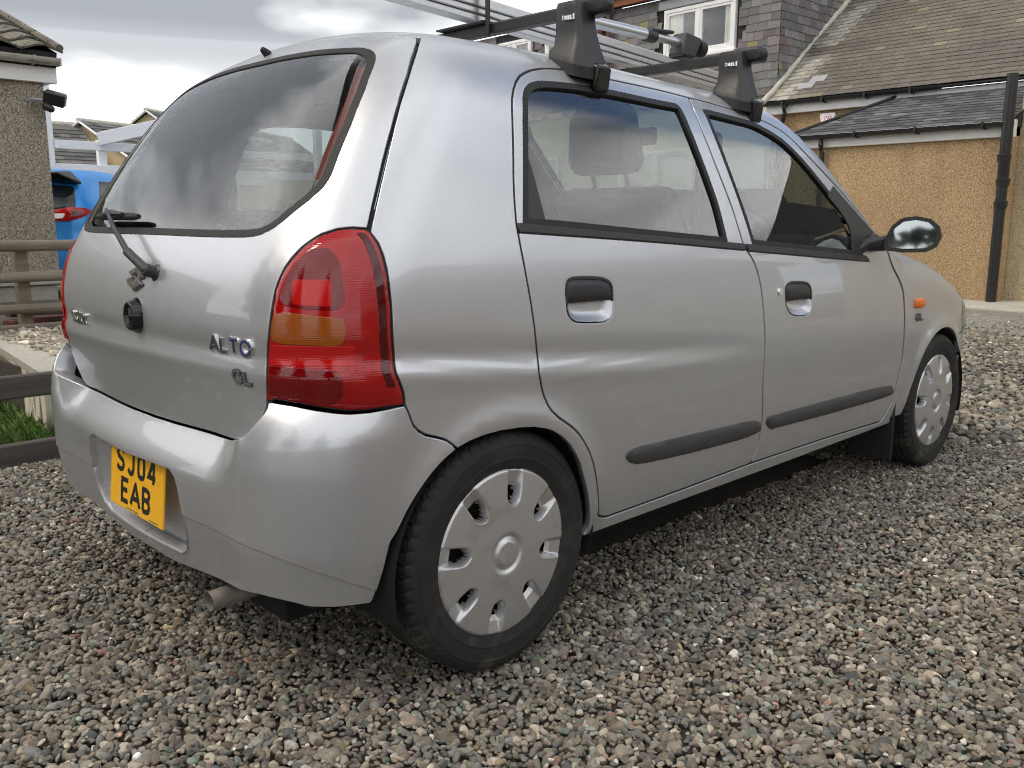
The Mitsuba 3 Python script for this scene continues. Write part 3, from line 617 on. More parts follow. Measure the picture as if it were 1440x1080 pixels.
# far houses
def gable_house(name, label, o, yaw, w, d, h, hr, wall, seed, win_=()):
    H = thing(name, label, 'house')
    Mh = trimesh.transformations.rotation_matrix(yaw, (0, 0, 1)); Mh[:3, 3] = o
    def G(m): m = m.copy(); m.apply_transform(Mh); return m
    add('wall', G(trimesh.Trimesh(np.array([(x, y, z) for y in (0, d) for x, z in ((0, 0), (w, 0), (w, h), (w / 2, hr), (0, h))]), np.array([[0, 1, 2], [0, 2, 4], [4, 2, 3], [5, 7, 6], [5, 9, 7], [9, 8, 7], [0, 5, 6], [0, 6, 1], [1, 6, 7], [1, 7, 2], [2, 7, 8], [2, 8, 3], [3, 8, 9], [3, 9, 4], [4, 9, 5], [4, 5, 0]]), process=False)), wall, H)
    sl_ = math.hypot(w / 2, hr - h); 
    for sgn in (0, 1):
        u = np.array([0, 1.0, 0]); se = np.array([(-1 if sgn else 1) * w / 2, 0, hr - h]) / sl_; nn = np.array([(1 if sgn else -1) * (hr - h), 0, w / 2]) / sl_
        oo = np.array([w if sgn else 0, 0, h]) - se * .3
        Rm = Mh[:3, :3]
        v, f, c = slates(-.25, d + .25, int((sl_ + .3) / .30), .30, .42, (Mh[:3, :3] @ oo + Mh[:3, 3] + Rm @ nn * .05, Rm @ u, Rm @ se, Rm @ nn), lambda r, a, b: np.array([1.0, .98, .95]) * r.uniform(.07, .15), seed + sgn, t=.03, lift=.05)
        add('roof_tiles', (v, f), 'roof_vc', H, color=c, kind='stuff')
    add('ridge', G(tube([(w / 2, -.3, hr + .06), (w / 2, d + .3, hr + .06)], .11, 8)), 'mortar', H, smooth=40)
    add('barge_board', G(cc([hull([((0 - .2, -.27, h - .12), .05), ((w / 2, -.27, hr + .02), .05)], 6), hull([((w + .2, -.27, h - .12), .05), ((w / 2, -.27, hr + .02), .05)], 6)])), 'white_paint', H)
    for x0, x1, z0, z1 in win_:
        W_ = add('window', G(cc([cbox(x0, x1, -.05, .02, z0, z1, .01)])), 'upvc', H)
        xm = (x0 + x1) / 2
        for a, b in ((x0 + .08, xm - .04), (xm + .04, x1 - .08)): add('pane', G(box(a, b, -.06, -.04, z0 + .08, z1 - .08)), 'window_dark', W_)
    return H
mat('cream_far', (0.58, 0.48, 0.30), .9)

gable_house('house', 'far cream gabled house with a dark tiled roof beyond the white fence', (11.5, 39.5, -.05), math.radians(-70), 6, 11, 3.1, 4.75, 'cream_far', 31, ((2.1, 3.3, 2.7, 3.6),))
gable_house('house', 'far house showing only its brown tiled roof beside the garage', (12.1, 34.0, -.05), math.radians(90), 6, 8, 2.75, 4.6, 'cream_far', 33)
gable_house('house', 'farthest house behind the roofs, its ridge just left of the rear window', (15.5, 45.0, -.05), math.radians(-55), 7, 16, 3.6, 6.0, 'cream_far', 35)
add('shed_roof', box(4.6, 10.5, 19.0, 23.0, 1.75, 2.05), 'white_paint'); note('shed_roof', 'flat white shed roof low behind the white fence', 'shed')

# ---------------------------------------------------------------- behind the camera: what the paint and the glass mirror
BU = thing('bungalow', 'cream bungalow with white windows behind the camera', 'building')
add('wall', box(-3.0, 17.0, -13.5, -9.5, -.2, 2.9), 'render_cream', BU)
rv_ = np.array([(x, y, z) for x in (-3.4, 17.4) for y, z in ((-9.1, 2.75), (-11.5, 4.6), (-13.9, 2.75))])
add('roof', trimesh.Trimesh(rv_, [[0, 1, 4], [0, 4, 3], [1, 2, 5], [1, 5, 4], [0, 2, 1], [3, 4, 5], [0, 3, 5], [0, 5, 2]], process=False), 'tile_grey', BU)
for x in (-1.5, 1.6, 5.2, 8.0, 10.6, 13.6):
    W_ = add('window', cc([cbox(x, x + 1.5, -9.53, -9.44, .9, .98, .005), cbox(x, x + 1.5, -9.53, -9.44, 2.0, 2.08, .005), cbox(x, x + .08, -9.53, -9.44, .98, 2.0, .005), cbox(x + 1.42, x + 1.5, -9.53, -9.44, .98, 2.0, .005), cbox(x + .71, x + .79, -9.53, -9.44, .98, 2.0, .005)]), 'upvc', BU)
    add('pane', box(x + .05, x + 1.45, -9.52, -9.50, .95, 2.02), 'window_dark', W_)
PF = thing('picket_fence', 'brown picket fence in front of the bungalow', 'fence')
for k, x in enumerate(np.arange(-2.0, 5.0, .16)): add('picket', cbox(x, x + .09, -7.62, -7.60, .05, 1.25 + .03 * (k % 2), .004), 'fascia_rust', PF)
for z in (.35, 1.0): add('rail', cbox(-2.1, 5.1, -7.66, -7.622, z, z + .08, .004), 'fascia_rust', PF)
mat('bark', (0.06, 0.045, 0.035), .9); mat('needles', (0.035, 0.055, 0.022), .8)
def tree(name, label, x, y, h, w, seed, group=None):
    r = np.random.RandomState(seed); t = thing(name, label, 'tree', group)
    add('trunk', tube([(x, y, -.1), (x + .1, y, h * .5), (x, y + .1, h * .95)], [h * .022, h * .014, h * .004], 8), 'bark', t, smooth=True)
    n = 11000; z = r.uniform(.12, 1, n) ** .8; lay = .75 + .25 * np.sin(z * 38 + 1); rad = (1 - z) ** .8 * w * lay * np.sqrt(r.uniform(.15, 1, n)); a = r.uniform(0, 2 * np.pi, n)
    c = np.stack([x + rad * np.cos(a), y + rad * np.sin(a), z * h - rad * .18], 1); s = h * .0125 * r.uniform(.6, 1.6, n)
    d1 = r.normal(size=(n, 3)); d1 /= np.linalg.norm(d1, axis=1, keepdims=True); d2 = np.cross(d1, r.normal(size=(n, 3))); d2 /= np.linalg.norm(d2, axis=1, keepdims=True)
    v = np.stack([c - d1 * s[:, None], c + d2 * s[:, None] * .5, c + d1 * s[:, None], c - d2 * s[:, None] * .5], 1).reshape(-1, 3); k = np.arange(n)[:, None] * 4
    add('crown', (v, np.vstack([k + [0, 1, 2], k + [0, 2, 3]])), 'needles', t, kind='stuff')
for i, (x, y, h, w, lb) in enumerate(((-6.2, 2.2, 7.6, 2.1, 'dark conifer behind the camera, nearest to the car'), (-7.4, 5.6, 8.4, 2.3, 'dark conifer behind the camera on the lawn side'), (-10.5, -1.8, 8.5, 2.5, 'dark conifer behind the camera, straight behind the car'), (-8.5, -7.0, 8, 2.4, 'dark conifer behind the camera by the bungalow end'))):
    tree('conifer', lb, x, y, h, w, 40 + i)
BH = thing('back_house', 'cream house well behind the camera to the left', 'building')
add('wall', box(-19, -16, 4, 14, -.2, 4.6), 'render_cream', BH)
add('roof', hull([((-19.4, 3.6, 4.6), .05), ((-15.6, 3.6, 4.6), .05), ((-19.4, 14.4, 4.6), .05), ((-15.6, 14.4, 4.6), .05), ((-17.5, 3.6, 6.6), .05), ((-17.5, 14.4, 6.6), .05)], 6), 'tile_grey', BH)
# ---------------------------------------------------------------- the car's skin: smooth implicit surfaces (metres; rear axle at x = 0, x forward, y to the car's left)
def fair(xs, ys, sigma, lo=-3.0, hi=5.0, n=8001):
    g = np.linspace(lo, hi, n)
    v = gaussian_filter1d(np.interp(g, xs, ys), sigma / (g[1] - g[0]))
    v = v + 0 * g
    d = g[1] - g[0]
    def f(x):
        t = np.clip((np.asarray(x, float) - lo) / d, 1, n - 3)
        i = t.astype(int); t = t - i
        a, b, c, e = v[i - 1], v[i], v[i + 1], v[i + 2]
        return b + 0.5 * t * (c - a + t * (2 * a - 5 * b + 4 * c - e + t * (3 * (b - c) + e - a)))
    return f
def sstep(a, b, x):
    t = np.clip((x - a) / (b - a), 0, 1)
    return t * t * (3 - 2 * t)
def smax(a, b, k): return np.maximum(a, b) + np.maximum(k - np.abs(a - b), 0) ** 2 / (4 * k)
def smin(a, b, k): return -smax(-a, -b, k)
side_z = fair([0, .2, .3, .42, .55, .65, .75, .85, .93, 1.0, 1.1, 1.2, 1.3, 1.45, 1.6], [.672, .70, .722, .736, .740, .7375, .731, .719, .700, .682, .656, .626, .592, .527, .455], .035)
taper = fair([-1, -.6, -.3, 0, .4, 1.4, 1.9, 2.2, 2.5, 2.8, 3.2], [.158, .083, .038, .010, 0, 0, .004, .011, .022, .065, .2], .09)
rear_z = fair([0, .3, .45, .6, .72, .80, .87, .94, 1.0, 1.1, 1.2, 1.335, 1.42, 1.6], [-.412, -.4325, -.45, -.465, -.475, -.472, -.453, -.417, -.3785, -.315, -.249, -.164, -.095, .0665], .03)
roof_x = fair([-1, -.4, -.13, 0, .2, .5, .9, 1.2, 1.45, 1.8], [1.128, 1.303, 1.405, 1.404, 1.408, 1.408, 1.392, 1.385, 1.366, 1.28], .06)
hood_x = fair([1.0, 1.7, 2.0, 2.3, 2.5, 2.7, 2.85, 3.1], [.986, .94, .904, .85, .79, .717, .634, .382], .06)
screen_z = fair([.6, .93, 1.1, 1.36, 1.6], [2.434, 1.88, 1.646, 1.277, .875], .03)
nose_z = fair([0, .25, .4, .55, .7, .9], [2.872, 2.938, 2.966, 2.946, 2.911, 2.744], .05)
crease_x = fair([-.6, -.28, .4, 1.0], [.705, .695, .635, .60], .1)
def F_side(x, y, z):
    cz = z - crease_x(x)
    groove = .0075 * (cz / .022) * np.exp(-.5 * (cz / .022) ** 2) * sstep(1.05, .25, x)
    r0, r1 = np.hypot(x, z - .27), np.hypot(x - 2.36, z - .27)
    flare = .011 * np.exp(-((r0 - .285) / .035) ** 2) * sstep(-.34, -.2, x) + .010 * np.exp(-((r1 - .285) / .035) ** 2)
    return np.abs(y) - (side_z(z) - taper(x) * (1 - .25 * sstep(.9, 1.4, z)) + flare * sstep(.2, .3, z) - groove)
def F_tail(x, y, z):
    cz = z - .690
    groove = .006 * (cz / .02) * np.exp(-.5 * (cz / .02) ** 2)
    return rear_z(z) + .098 * y * y + groove - x
def F_roof(x, y, z): return z - (roof_x(x) - .24 * y * y)
def F_shell(x, y, z):
    side, tail = F_side(x, y, z), F_tail(x, y, z)
    green = smax(smax(side, F_roof(x, y, z), .13), (x - screen_z(z) + .204 * y * y) * .62, .05)
    low = smax(smax(side, z - (hood_x(x) - .10 * y * y), .10), x - nose_z(z) + .267 * y * y, .16)
    return smax(np.minimum(green, low), tail, .20)
bump_mid = fair([0, .2, .27, .34, .40, .44, .455, .475, .50, .53, .57, .64], [-.44, -.470, -.486, -.500, -.506, -.506, -.504, -.494, -.476, -.455, -.444, -.44], .009)
bump_cor = fair([0, .27, .34, .42, .5, .56, .60, .625, .645, .7], [-.469, -.512, -.525, -.524, -.524, -.516, -.500, -.484, -.458, -.40], .012)
def F_bump(x, y, z):
    s = sstep(.36, .52, np.abs(y))
    r = bump_mid(z) * (1 - s) + bump_cor(z) * s
    return smax(F_side(x, y, z) - .002 - .02 * sstep(.64, .56, z) * sstep(-.2, -.4, x), r - .005 + .116 * y * y - x, .20)
def grad(F, p, e=8e-4):
    g = np.stack([F(*(p + e * u).T) - F(*(p - e * u).T) for u in np.eye(3)], -1)
    return g / np.linalg.norm(g, axis=1, keepdims=True)
def cast(F, o, d, near=0.0, far=3.0, n=240):
    """first crossing from outside to inside along rays o + t d"""
    o, d = (np.array(a) for a in np.broadcast_arrays(np.atleast_2d(o), np.atleast_2d(d)))
    t = np.full(len(o), np.nan)
    ts = np.linspace(near, far, n)
    a = np.full(len(o), float(near)); done = np.zeros(len(o), bool); fp = F(*(o + near * d).T)
    lo, hi = a.copy(), a.copy()
    for s, u in zip(ts[:-1], ts[1:]):
        fu = F(*(o + u * d).T)
        hit = ~done & (fp > 0) & (fu <= 0)
        lo[hit], hi[hit] = s, u
        done |= hit; fp = fu
    for _ in range(26):
        m = (lo + hi) / 2
        out = F(*(o + m[:, None] * d).T) > 0
        lo, hi = np.where(out, m, lo), np.where(out, hi, m)
    t = np.where(done, (lo + hi) / 2, np.nan)
    return o + t[:, None] * d
# ---------------------------------------------------------------- the car's panel lines, right-hand side, in metres on the skin above
LINES = {
    'rd_rear': [(0.305, -0.72, 0.274), (0.3, -0.725, 0.29), (0.294, -0.73, 0.314), (0.286, -0.734, 0.339), (0.275, -0.737, 0.373), (0.261, -0.74, 0.411), (0.244, -0.742, 0.444), (0.222, -0.742, 0.475), (0.204, -0.742, 0.495), (0.185, -0.742, 0.511), (0.142, -0.741, 0.539), (0.13, -0.74, 0.549), (0.119, -0.738, 0.559), (0.111, -0.736, 0.571), (0.102, -0.732, 0.591), (0.094, -0.732, 0.613), (0.086, -0.734, 0.637), (0.085, -0.733, 0.645), (0.086, -0.731, 0.653), (0.089, -0.725, 0.67), (0.09, -0.723, 0.679), (0.089, -0.722, 0.689), (0.083, -0.724, 0.719), (0.081, -0.723, 0.739), (0.075, -0.717, 0.794), (0.07, -0.711, 0.837), (0.065, -0.697, 0.905), (0.064, -0.684, 0.956), (0.07, -0.672, 1.004), (0.079, -0.66, 1.053), (0.096, -0.641, 1.124), (0.11, -0.624, 1.185), (0.115, -0.618, 1.201), (0.121, -0.612, 1.216), (0.134, -0.603, 1.236), (0.152, -0.592, 1.255), (0.174, -0.581, 1.271), (0.192, -0.575, 1.279), (0.219, -0.567, 1.289), (0.248, -0.56, 1.296), (0.278, -0.555, 1.302), (0.309, -0.551, 1.305), (0.341, -0.55, 1.307), (0.374, -0.55, 1.307), (0.475, -0.555, 1.303), (0.522, -0.556, 1.301), (0.7, -0.556, 1.296), (0.76, -0.558, 1.293), (0.834, -0.562, 1.288)],
    'b_gap': [(0.834, -0.562, 1.288), (0.827, -0.571, 1.279), (0.817, -0.587, 1.262), (0.814, -0.594, 1.253), (0.81, -0.606, 1.235), (0.809, -0.616, 1.216), (0.81, -0.621, 1.206), (0.813, -0.63, 1.185), (0.816, -0.634, 1.174), (0.84, -0.655, 1.103), (0.871, -0.676, 1.024), (0.883, -0.684, 0.992), (0.889, -0.69, 0.97), (0.902, -0.703, 0.918), (0.907, -0.707, 0.901), (0.914, -0.71, 0.888), (0.939, -0.715, 0.864), (0.954, -0.719, 0.843), (0.963, -0.721, 0.825), (0.971, -0.724, 0.805), (0.979, -0.728, 0.774), (0.987, -0.733, 0.721), (0.997, -0.738, 0.634), (0.998, -0.739, 0.602), (0.997, -0.739, 0.549), (0.997, -0.739, 0.515), (0.999, -0.738, 0.491), (1.003, -0.737, 0.456), (1.012, -0.733, 0.402), (1.015, -0.731, 0.378), (1.014, -0.727, 0.345), (1.008, -0.722, 0.31), (1.001, -0.719, 0.289), (0.987, -0.715, 0.268)],
    'rd_bot': [(0.987, -0.715, 0.268), (0.654, -0.714, 0.262), (0.355, -0.711, 0.259), (0.343, -0.712, 0.26), (0.333, -0.712, 0.262), (0.324, -0.714, 0.265), (0.305, -0.72, 0.274)],
    'fd_top': [(0.834, -0.562, 1.288), (0.889, -0.562, 1.286), (0.933, -0.564, 1.283), (0.977, -0.568, 1.279), (1.067, -0.577, 1.268), (1.124, -0.584, 1.259), (1.166, -0.589, 1.252), (1.206, -0.596, 1.243), (1.24, -0.602, 1.232), (1.26, -0.607, 1.224), (1.286, -0.615, 1.21), (1.339, -0.632, 1.173), (1.364, -0.638, 1.157), (1.393, -0.644, 1.14), (1.512, -0.662, 1.071), (1.596, -0.675, 1.019), (1.664, -0.684, 0.978), (1.737, -0.691, 0.936), (1.776, -0.693, 0.916), (1.797, -0.694, 0.905)],
    'fd_front': [(1.797, -0.694, 0.905), (1.795, -0.702, 0.894), (1.802, -0.706, 0.883), (1.825, -0.714, 0.851), (1.84, -0.718, 0.822), (1.847, -0.719, 0.813), (1.865, -0.722, 0.793), (1.899, -0.724, 0.764), (1.919, -0.726, 0.744), (1.928, -0.727, 0.733), (1.936, -0.727, 0.722), (1.941, -0.728, 0.71), (1.95, -0.73, 0.682), (1.961, -0.733, 0.617), (1.967, -0.733, 0.561), (1.97, -0.733, 0.524), (1.97, -0.732, 0.472), (1.965, -0.73, 0.427), (1.956, -0.725, 0.376), (1.95, -0.721, 0.341), (1.944, -0.718, 0.318), (1.939, -0.716, 0.306), (1.926, -0.713, 0.284), (1.918, -0.711, 0.274), (1.91, -0.709, 0.265), (1.901, -0.708, 0.259), (1.883, -0.707, 0.25)],
    'fd_bot': [(1.883, -0.707, 0.25), (1.652, -0.711, 0.258), (1.419, -0.713, 0.264), (1.235, -0.714, 0.266), (0.987, -0.715, 0.268)],
    'rw': [(0.081, -0.685, 0.953), (0.117, -0.649, 1.098), (0.135, -0.629, 1.168), (0.145, -0.62, 1.2), (0.152, -0.612, 1.219), (0.161, -0.605, 1.233), (0.169, -0.601, 1.241), (0.174, -0.599, 1.245), (0.191, -0.593, 1.255), (0.211, -0.589, 1.261), (0.225, -0.588, 1.264), (0.24, -0.586, 1.266), (0.284, -0.585, 1.269), (0.338, -0.584, 1.271), (0.401, -0.585, 1.271), (0.471, -0.586, 1.27), (0.649, -0.589, 1.263), (0.731, -0.589, 1.261), (0.737, -0.589, 1.261), (0.742, -0.59, 1.259), (0.746, -0.592, 1.257), (0.749, -0.593, 1.254), (0.751, -0.598, 1.248), (0.752, -0.606, 1.235), (0.753, -0.617, 1.216), (0.755, -0.624, 1.199), (0.76, -0.632, 1.18), (0.774, -0.645, 1.137), (0.793, -0.66, 1.082), (0.803, -0.669, 1.05), (0.813, -0.677, 1.019), (0.818, -0.682, 0.999), (0.823, -0.69, 0.97), (0.832, -0.706, 0.903)],
    'rw_bot': [(0.832, -0.706, 0.903), (0.419, -0.699, 0.931), (0.195, -0.69, 0.947), (0.081, -0.685, 0.953)],
    'sash': [(0.125, -0.641, 1.129), (0.131, -0.648, 1.103), (0.14, -0.661, 1.058), (0.154, -0.688, 0.951)],
    'fw': [(0.953, -0.708, 0.896), (0.938, -0.694, 0.954), (0.928, -0.685, 0.988), (0.915, -0.675, 1.026), (0.885, -0.652, 1.111), (0.863, -0.632, 1.177), (0.86, -0.628, 1.189), (0.857, -0.618, 1.211), (0.857, -0.608, 1.229), (0.858, -0.594, 1.252), (0.859, -0.592, 1.254), (0.864, -0.59, 1.256), (0.871, -0.59, 1.257), (0.892, -0.589, 1.257), (0.922, -0.59, 1.255), (1.054, -0.596, 1.246), (1.094, -0.598, 1.242), (1.118, -0.601, 1.237), (1.141, -0.605, 1.231), (1.186, -0.612, 1.218), (1.216, -0.618, 1.207), (1.236, -0.622, 1.199), (1.256, -0.627, 1.188), (1.287, -0.634, 1.17), (1.319, -0.641, 1.15), (1.362, -0.649, 1.122), (1.427, -0.662, 1.075), (1.476, -0.671, 1.041), (1.529, -0.679, 1.007), (1.601, -0.69, 0.962)],
    'fw_front': [(1.601, -0.69, 0.962), (1.612, -0.696, 0.939), (1.621, -0.702, 0.915), (1.626, -0.708, 0.889), (1.629, -0.716, 0.849)],
    'fw_bot': [(1.629, -0.716, 0.849), (1.334, -0.713, 0.87), (0.953, -0.708, 0.896)],
    'sail': [(1.445, -0.672, 1.037), (1.488, -0.679, 1.007), (1.516, -0.685, 0.986), (1.539, -0.69, 0.964), (1.548, -0.693, 0.953), (1.555, -0.695, 0.943), (1.559, -0.698, 0.932), (1.561, -0.7, 0.922), (1.561, -0.705, 0.901), (1.554, -0.713, 0.868)],
    'belt_r_top': [(0.065, -0.684, 0.955), (0.215, -0.691, 0.945), (0.411, -0.699, 0.931), (0.913, -0.707, 0.898)],
    'belt_r_bot': [(0.908, -0.711, 0.882), (0.634, -0.706, 0.902), (0.435, -0.703, 0.915), (0.253, -0.697, 0.926), (0.064, -0.689, 0.937)],
    'belt_f_top': [(0.913, -0.707, 0.898), (1.343, -0.714, 0.868), (1.645, -0.716, 0.847)],
    'belt_f_bot': [(1.673, -0.719, 0.828), (1.363, -0.717, 0.849), (0.925, -0.711, 0.88)],
    'mold_r': [(0.389, -0.733, 0.405), (0.393, -0.733, 0.413), (0.4, -0.734, 0.416), (0.413, -0.734, 0.419), (0.444, -0.734, 0.42), (0.618, -0.734, 0.414), (0.902, -0.734, 0.406), (0.962, -0.733, 0.401), (0.986, -0.733, 0.397), (0.992, -0.733, 0.394), (1, -0.732, 0.387), (1.005, -0.731, 0.379), (1.006, -0.731, 0.375), (1.007, -0.73, 0.372), (1.004, -0.73, 0.368), (0.997, -0.729, 0.365), (0.985, -0.729, 0.363), (0.947, -0.729, 0.36), (0.897, -0.729, 0.359), (0.744, -0.729, 0.362), (0.539, -0.73, 0.371), (0.465, -0.73, 0.376), (0.429, -0.731, 0.38), (0.416, -0.731, 0.384), (0.399, -0.731, 0.392), (0.392, -0.732, 0.399), (0.389, -0.733, 0.405)],
    'mold_f': [(1.038, -0.732, 0.385), (1.04, -0.733, 0.394), (1.042, -0.733, 0.398), (1.045, -0.733, 0.399), (1.057, -0.733, 0.4), (1.4, -0.733, 0.398), (1.591, -0.731, 0.394), (1.727, -0.73, 0.391), (1.836, -0.728, 0.386), (1.897, -0.727, 0.381), (1.907, -0.726, 0.379), (1.919, -0.725, 0.373), (1.931, -0.724, 0.36), (1.935, -0.723, 0.353), (1.932, -0.723, 0.351), (1.926, -0.723, 0.349), (1.894, -0.723, 0.346), (1.761, -0.724, 0.346), (1.48, -0.727, 0.351), (1.078, -0.729, 0.361), (1.072, -0.729, 0.362), (1.063, -0.729, 0.365), (1.054, -0.73, 0.371), (1.038, -0.732, 0.385)],
    'hand_r': [(0.181, -0.718, 0.806), (0.184, -0.717, 0.821), (0.186, -0.716, 0.827), (0.191, -0.715, 0.833), (0.198, -0.715, 0.836), (0.207, -0.715, 0.838), (0.233, -0.715, 0.838), (0.276, -0.717, 0.836), (0.303, -0.718, 0.833), (0.314, -0.718, 0.83), (0.324, -0.719, 0.826), (0.33, -0.72, 0.821), (0.334, -0.721, 0.814), (0.335, -0.722, 0.805), (0.333, -0.726, 0.776), (0.329, -0.727, 0.758), (0.325, -0.728, 0.75), (0.32, -0.729, 0.744), (0.311, -0.729, 0.74), (0.3, -0.729, 0.737), (0.287, -0.728, 0.737), (0.243, -0.727, 0.739), (0.217, -0.726, 0.742), (0.206, -0.726, 0.744), (0.197, -0.725, 0.748), (0.191, -0.725, 0.753), (0.186, -0.724, 0.759), (0.183, -0.723, 0.767), (0.182, -0.722, 0.775), (0.181, -0.718, 0.806)],
    'hand_f': [(1.11, -0.73, 0.747), (1.109, -0.729, 0.759), (1.111, -0.728, 0.77), (1.119, -0.727, 0.778), (1.133, -0.727, 0.783), (1.152, -0.727, 0.785), (1.199, -0.727, 0.783), (1.222, -0.727, 0.781), (1.241, -0.727, 0.778), (1.255, -0.728, 0.771), (1.262, -0.729, 0.761), (1.264, -0.73, 0.751), (1.263, -0.733, 0.712), (1.259, -0.734, 0.7), (1.249, -0.735, 0.691), (1.233, -0.735, 0.686), (1.212, -0.735, 0.685), (1.19, -0.735, 0.686), (1.169, -0.735, 0.688), (1.15, -0.735, 0.692), (1.134, -0.734, 0.699), (1.122, -0.734, 0.709), (1.114, -0.733, 0.721), (1.111, -0.732, 0.734), (1.11, -0.73, 0.747)],
    'arch_r': [(-0.14, -0.727, 0.517), (-0.109, -0.729, 0.526), (-0.071, -0.731, 0.532), (-0.027, -0.733, 0.534), (0.027, -0.736, 0.532), (0.067, -0.738, 0.527), (0.099, -0.74, 0.519), (0.12, -0.74, 0.511), (0.148, -0.741, 0.495), (0.164, -0.741, 0.482), (0.18, -0.74, 0.467), (0.2, -0.739, 0.442), (0.212, -0.737, 0.424), (0.222, -0.736, 0.405), (0.236, -0.733, 0.375), (0.25, -0.73, 0.344), (0.257, -0.728, 0.324), (0.266, -0.724, 0.293), (0.271, -0.72, 0.274), (0.275, -0.715, 0.256), (0.274, -0.712, 0.248), (0.272, -0.71, 0.242), (0.267, -0.707, 0.236), (0.256, -0.704, 0.227)],
    'arch_f': [(2.675, -0.689, 0.454), (2.633, -0.697, 0.469), (2.552, -0.717, 0.487), (2.516, -0.72, 0.498), (2.483, -0.722, 0.507), (2.451, -0.723, 0.515), (2.417, -0.724, 0.521), (2.383, -0.726, 0.524), (2.349, -0.727, 0.525), (2.314, -0.729, 0.522), (2.28, -0.731, 0.518), (2.245, -0.734, 0.513), (2.215, -0.736, 0.506), (2.189, -0.737, 0.497), (2.168, -0.737, 0.487), (2.15, -0.737, 0.476), (2.135, -0.736, 0.464), (2.121, -0.736, 0.451), (2.108, -0.735, 0.438), (2.097, -0.734, 0.423), (2.088, -0.733, 0.407), (2.073, -0.73, 0.376), (2.062, -0.726, 0.347), (2.053, -0.72, 0.306)],
    'quarter_bump': [(-0.253, -0.702, 0.622), (-0.243, -0.704, 0.604), (-0.236, -0.706, 0.584), (-0.233, -0.706, 0.577), (-0.221, -0.708, 0.564), (-0.205, -0.71, 0.554), (-0.178, -0.715, 0.545), (-0.163, -0.719, 0.539), (-0.151, -0.724, 0.529), (-0.14, -0.727, 0.517)],
    'tail_gap': [(0.007, -0.444, 1.351), (-0.01, -0.465, 1.341), (-0.028, -0.485, 1.328), (-0.039, -0.495, 1.32), (-0.059, -0.514, 1.301), (-0.086, -0.535, 1.273), (-0.105, -0.549, 1.251), (-0.121, -0.559, 1.229), (-0.152, -0.577, 1.185), (-0.179, -0.592, 1.138), (-0.23, -0.618, 1.037), (-0.277, -0.642, 0.94)],
    'lamp_in': [(-0.275, -0.644, 0.939), (-0.277, -0.64, 0.943), (-0.283, -0.636, 0.946), (-0.302, -0.623, 0.948), (-0.322, -0.607, 0.945), (-0.334, -0.599, 0.941), (-0.346, -0.589, 0.936), (-0.359, -0.58, 0.927), (-0.376, -0.568, 0.912), (-0.391, -0.559, 0.894), (-0.404, -0.552, 0.875), (-0.415, -0.548, 0.853), (-0.422, -0.546, 0.834), (-0.429, -0.546, 0.806), (-0.434, -0.544, 0.774), (-0.437, -0.541, 0.748), (-0.436, -0.532, 0.711), (-0.437, -0.532, 0.702), (-0.442, -0.536, 0.677), (-0.442, -0.536, 0.668), (-0.438, -0.528, 0.641), (-0.437, -0.524, 0.624)],
    'lamp_out': [(-0.275, -0.644, 0.939), (-0.268, -0.655, 0.92), (-0.264, -0.664, 0.898), (-0.263, -0.672, 0.874), (-0.263, -0.679, 0.845), (-0.264, -0.686, 0.805), (-0.266, -0.69, 0.765), (-0.266, -0.691, 0.743), (-0.264, -0.691, 0.713), (-0.266, -0.694, 0.698), (-0.267, -0.697, 0.689), (-0.267, -0.7, 0.681), (-0.262, -0.703, 0.667), (-0.253, -0.703, 0.644), (-0.251, -0.703, 0.633), (-0.25, -0.703, 0.62)],
    'lamp_bot': [(-0.25, -0.703, 0.62), (-0.286, -0.693, 0.617), (-0.318, -0.68, 0.615), (-0.347, -0.663, 0.615), (-0.367, -0.647, 0.618), (-0.391, -0.622, 0.623), (-0.404, -0.605, 0.626), (-0.412, -0.592, 0.628), (-0.425, -0.564, 0.63), (-0.433, -0.542, 0.631), (-0.438, -0.526, 0.631)],
    'amber': [(-0.43, -0.556, 0.778), (-0.427, -0.559, 0.787), (-0.425, -0.562, 0.791), (-0.423, -0.567, 0.793), (-0.419, -0.572, 0.794), (-0.411, -0.587, 0.794), (-0.394, -0.612, 0.791), (-0.373, -0.634, 0.788), (-0.356, -0.648, 0.786), (-0.351, -0.653, 0.784), (-0.348, -0.656, 0.775), (-0.347, -0.658, 0.763), (-0.349, -0.657, 0.752), (-0.352, -0.655, 0.743), (-0.354, -0.653, 0.741), (-0.357, -0.651, 0.739), (-0.366, -0.645, 0.738), (-0.385, -0.627, 0.739), (-0.398, -0.612, 0.74), (-0.416, -0.587, 0.74), (-0.427, -0.566, 0.742), (-0.431, -0.557, 0.745), (-0.432, -0.555, 0.748), (-0.432, -0.553, 0.753), (-0.432, -0.554, 0.764), (-0.43, -0.556, 0.778)],
    'lampred': [(-0.418, -0.564, 0.818), (-0.412, -0.565, 0.839), (-0.403, -0.568, 0.859), (-0.39, -0.574, 0.88), (-0.376, -0.582, 0.897), (-0.366, -0.589, 0.904), (-0.361, -0.593, 0.907), (-0.353, -0.602, 0.908), (-0.346, -0.611, 0.906), (-0.344, -0.615, 0.904), (-0.34, -0.622, 0.896), (-0.338, -0.629, 0.887), (-0.338, -0.635, 0.875), (-0.341, -0.648, 0.834), (-0.344, -0.651, 0.816), (-0.348, -0.65, 0.807), (-0.352, -0.648, 0.804), (-0.356, -0.646, 0.802), (-0.36, -0.642, 0.801), (-0.371, -0.633, 0.801), (-0.39, -0.614, 0.802), (-0.402, -0.598, 0.803), (-0.411, -0.583, 0.806), (-0.414, -0.577, 0.808), (-0.416, -0.572, 0.811), (-0.418, -0.564, 0.818)],
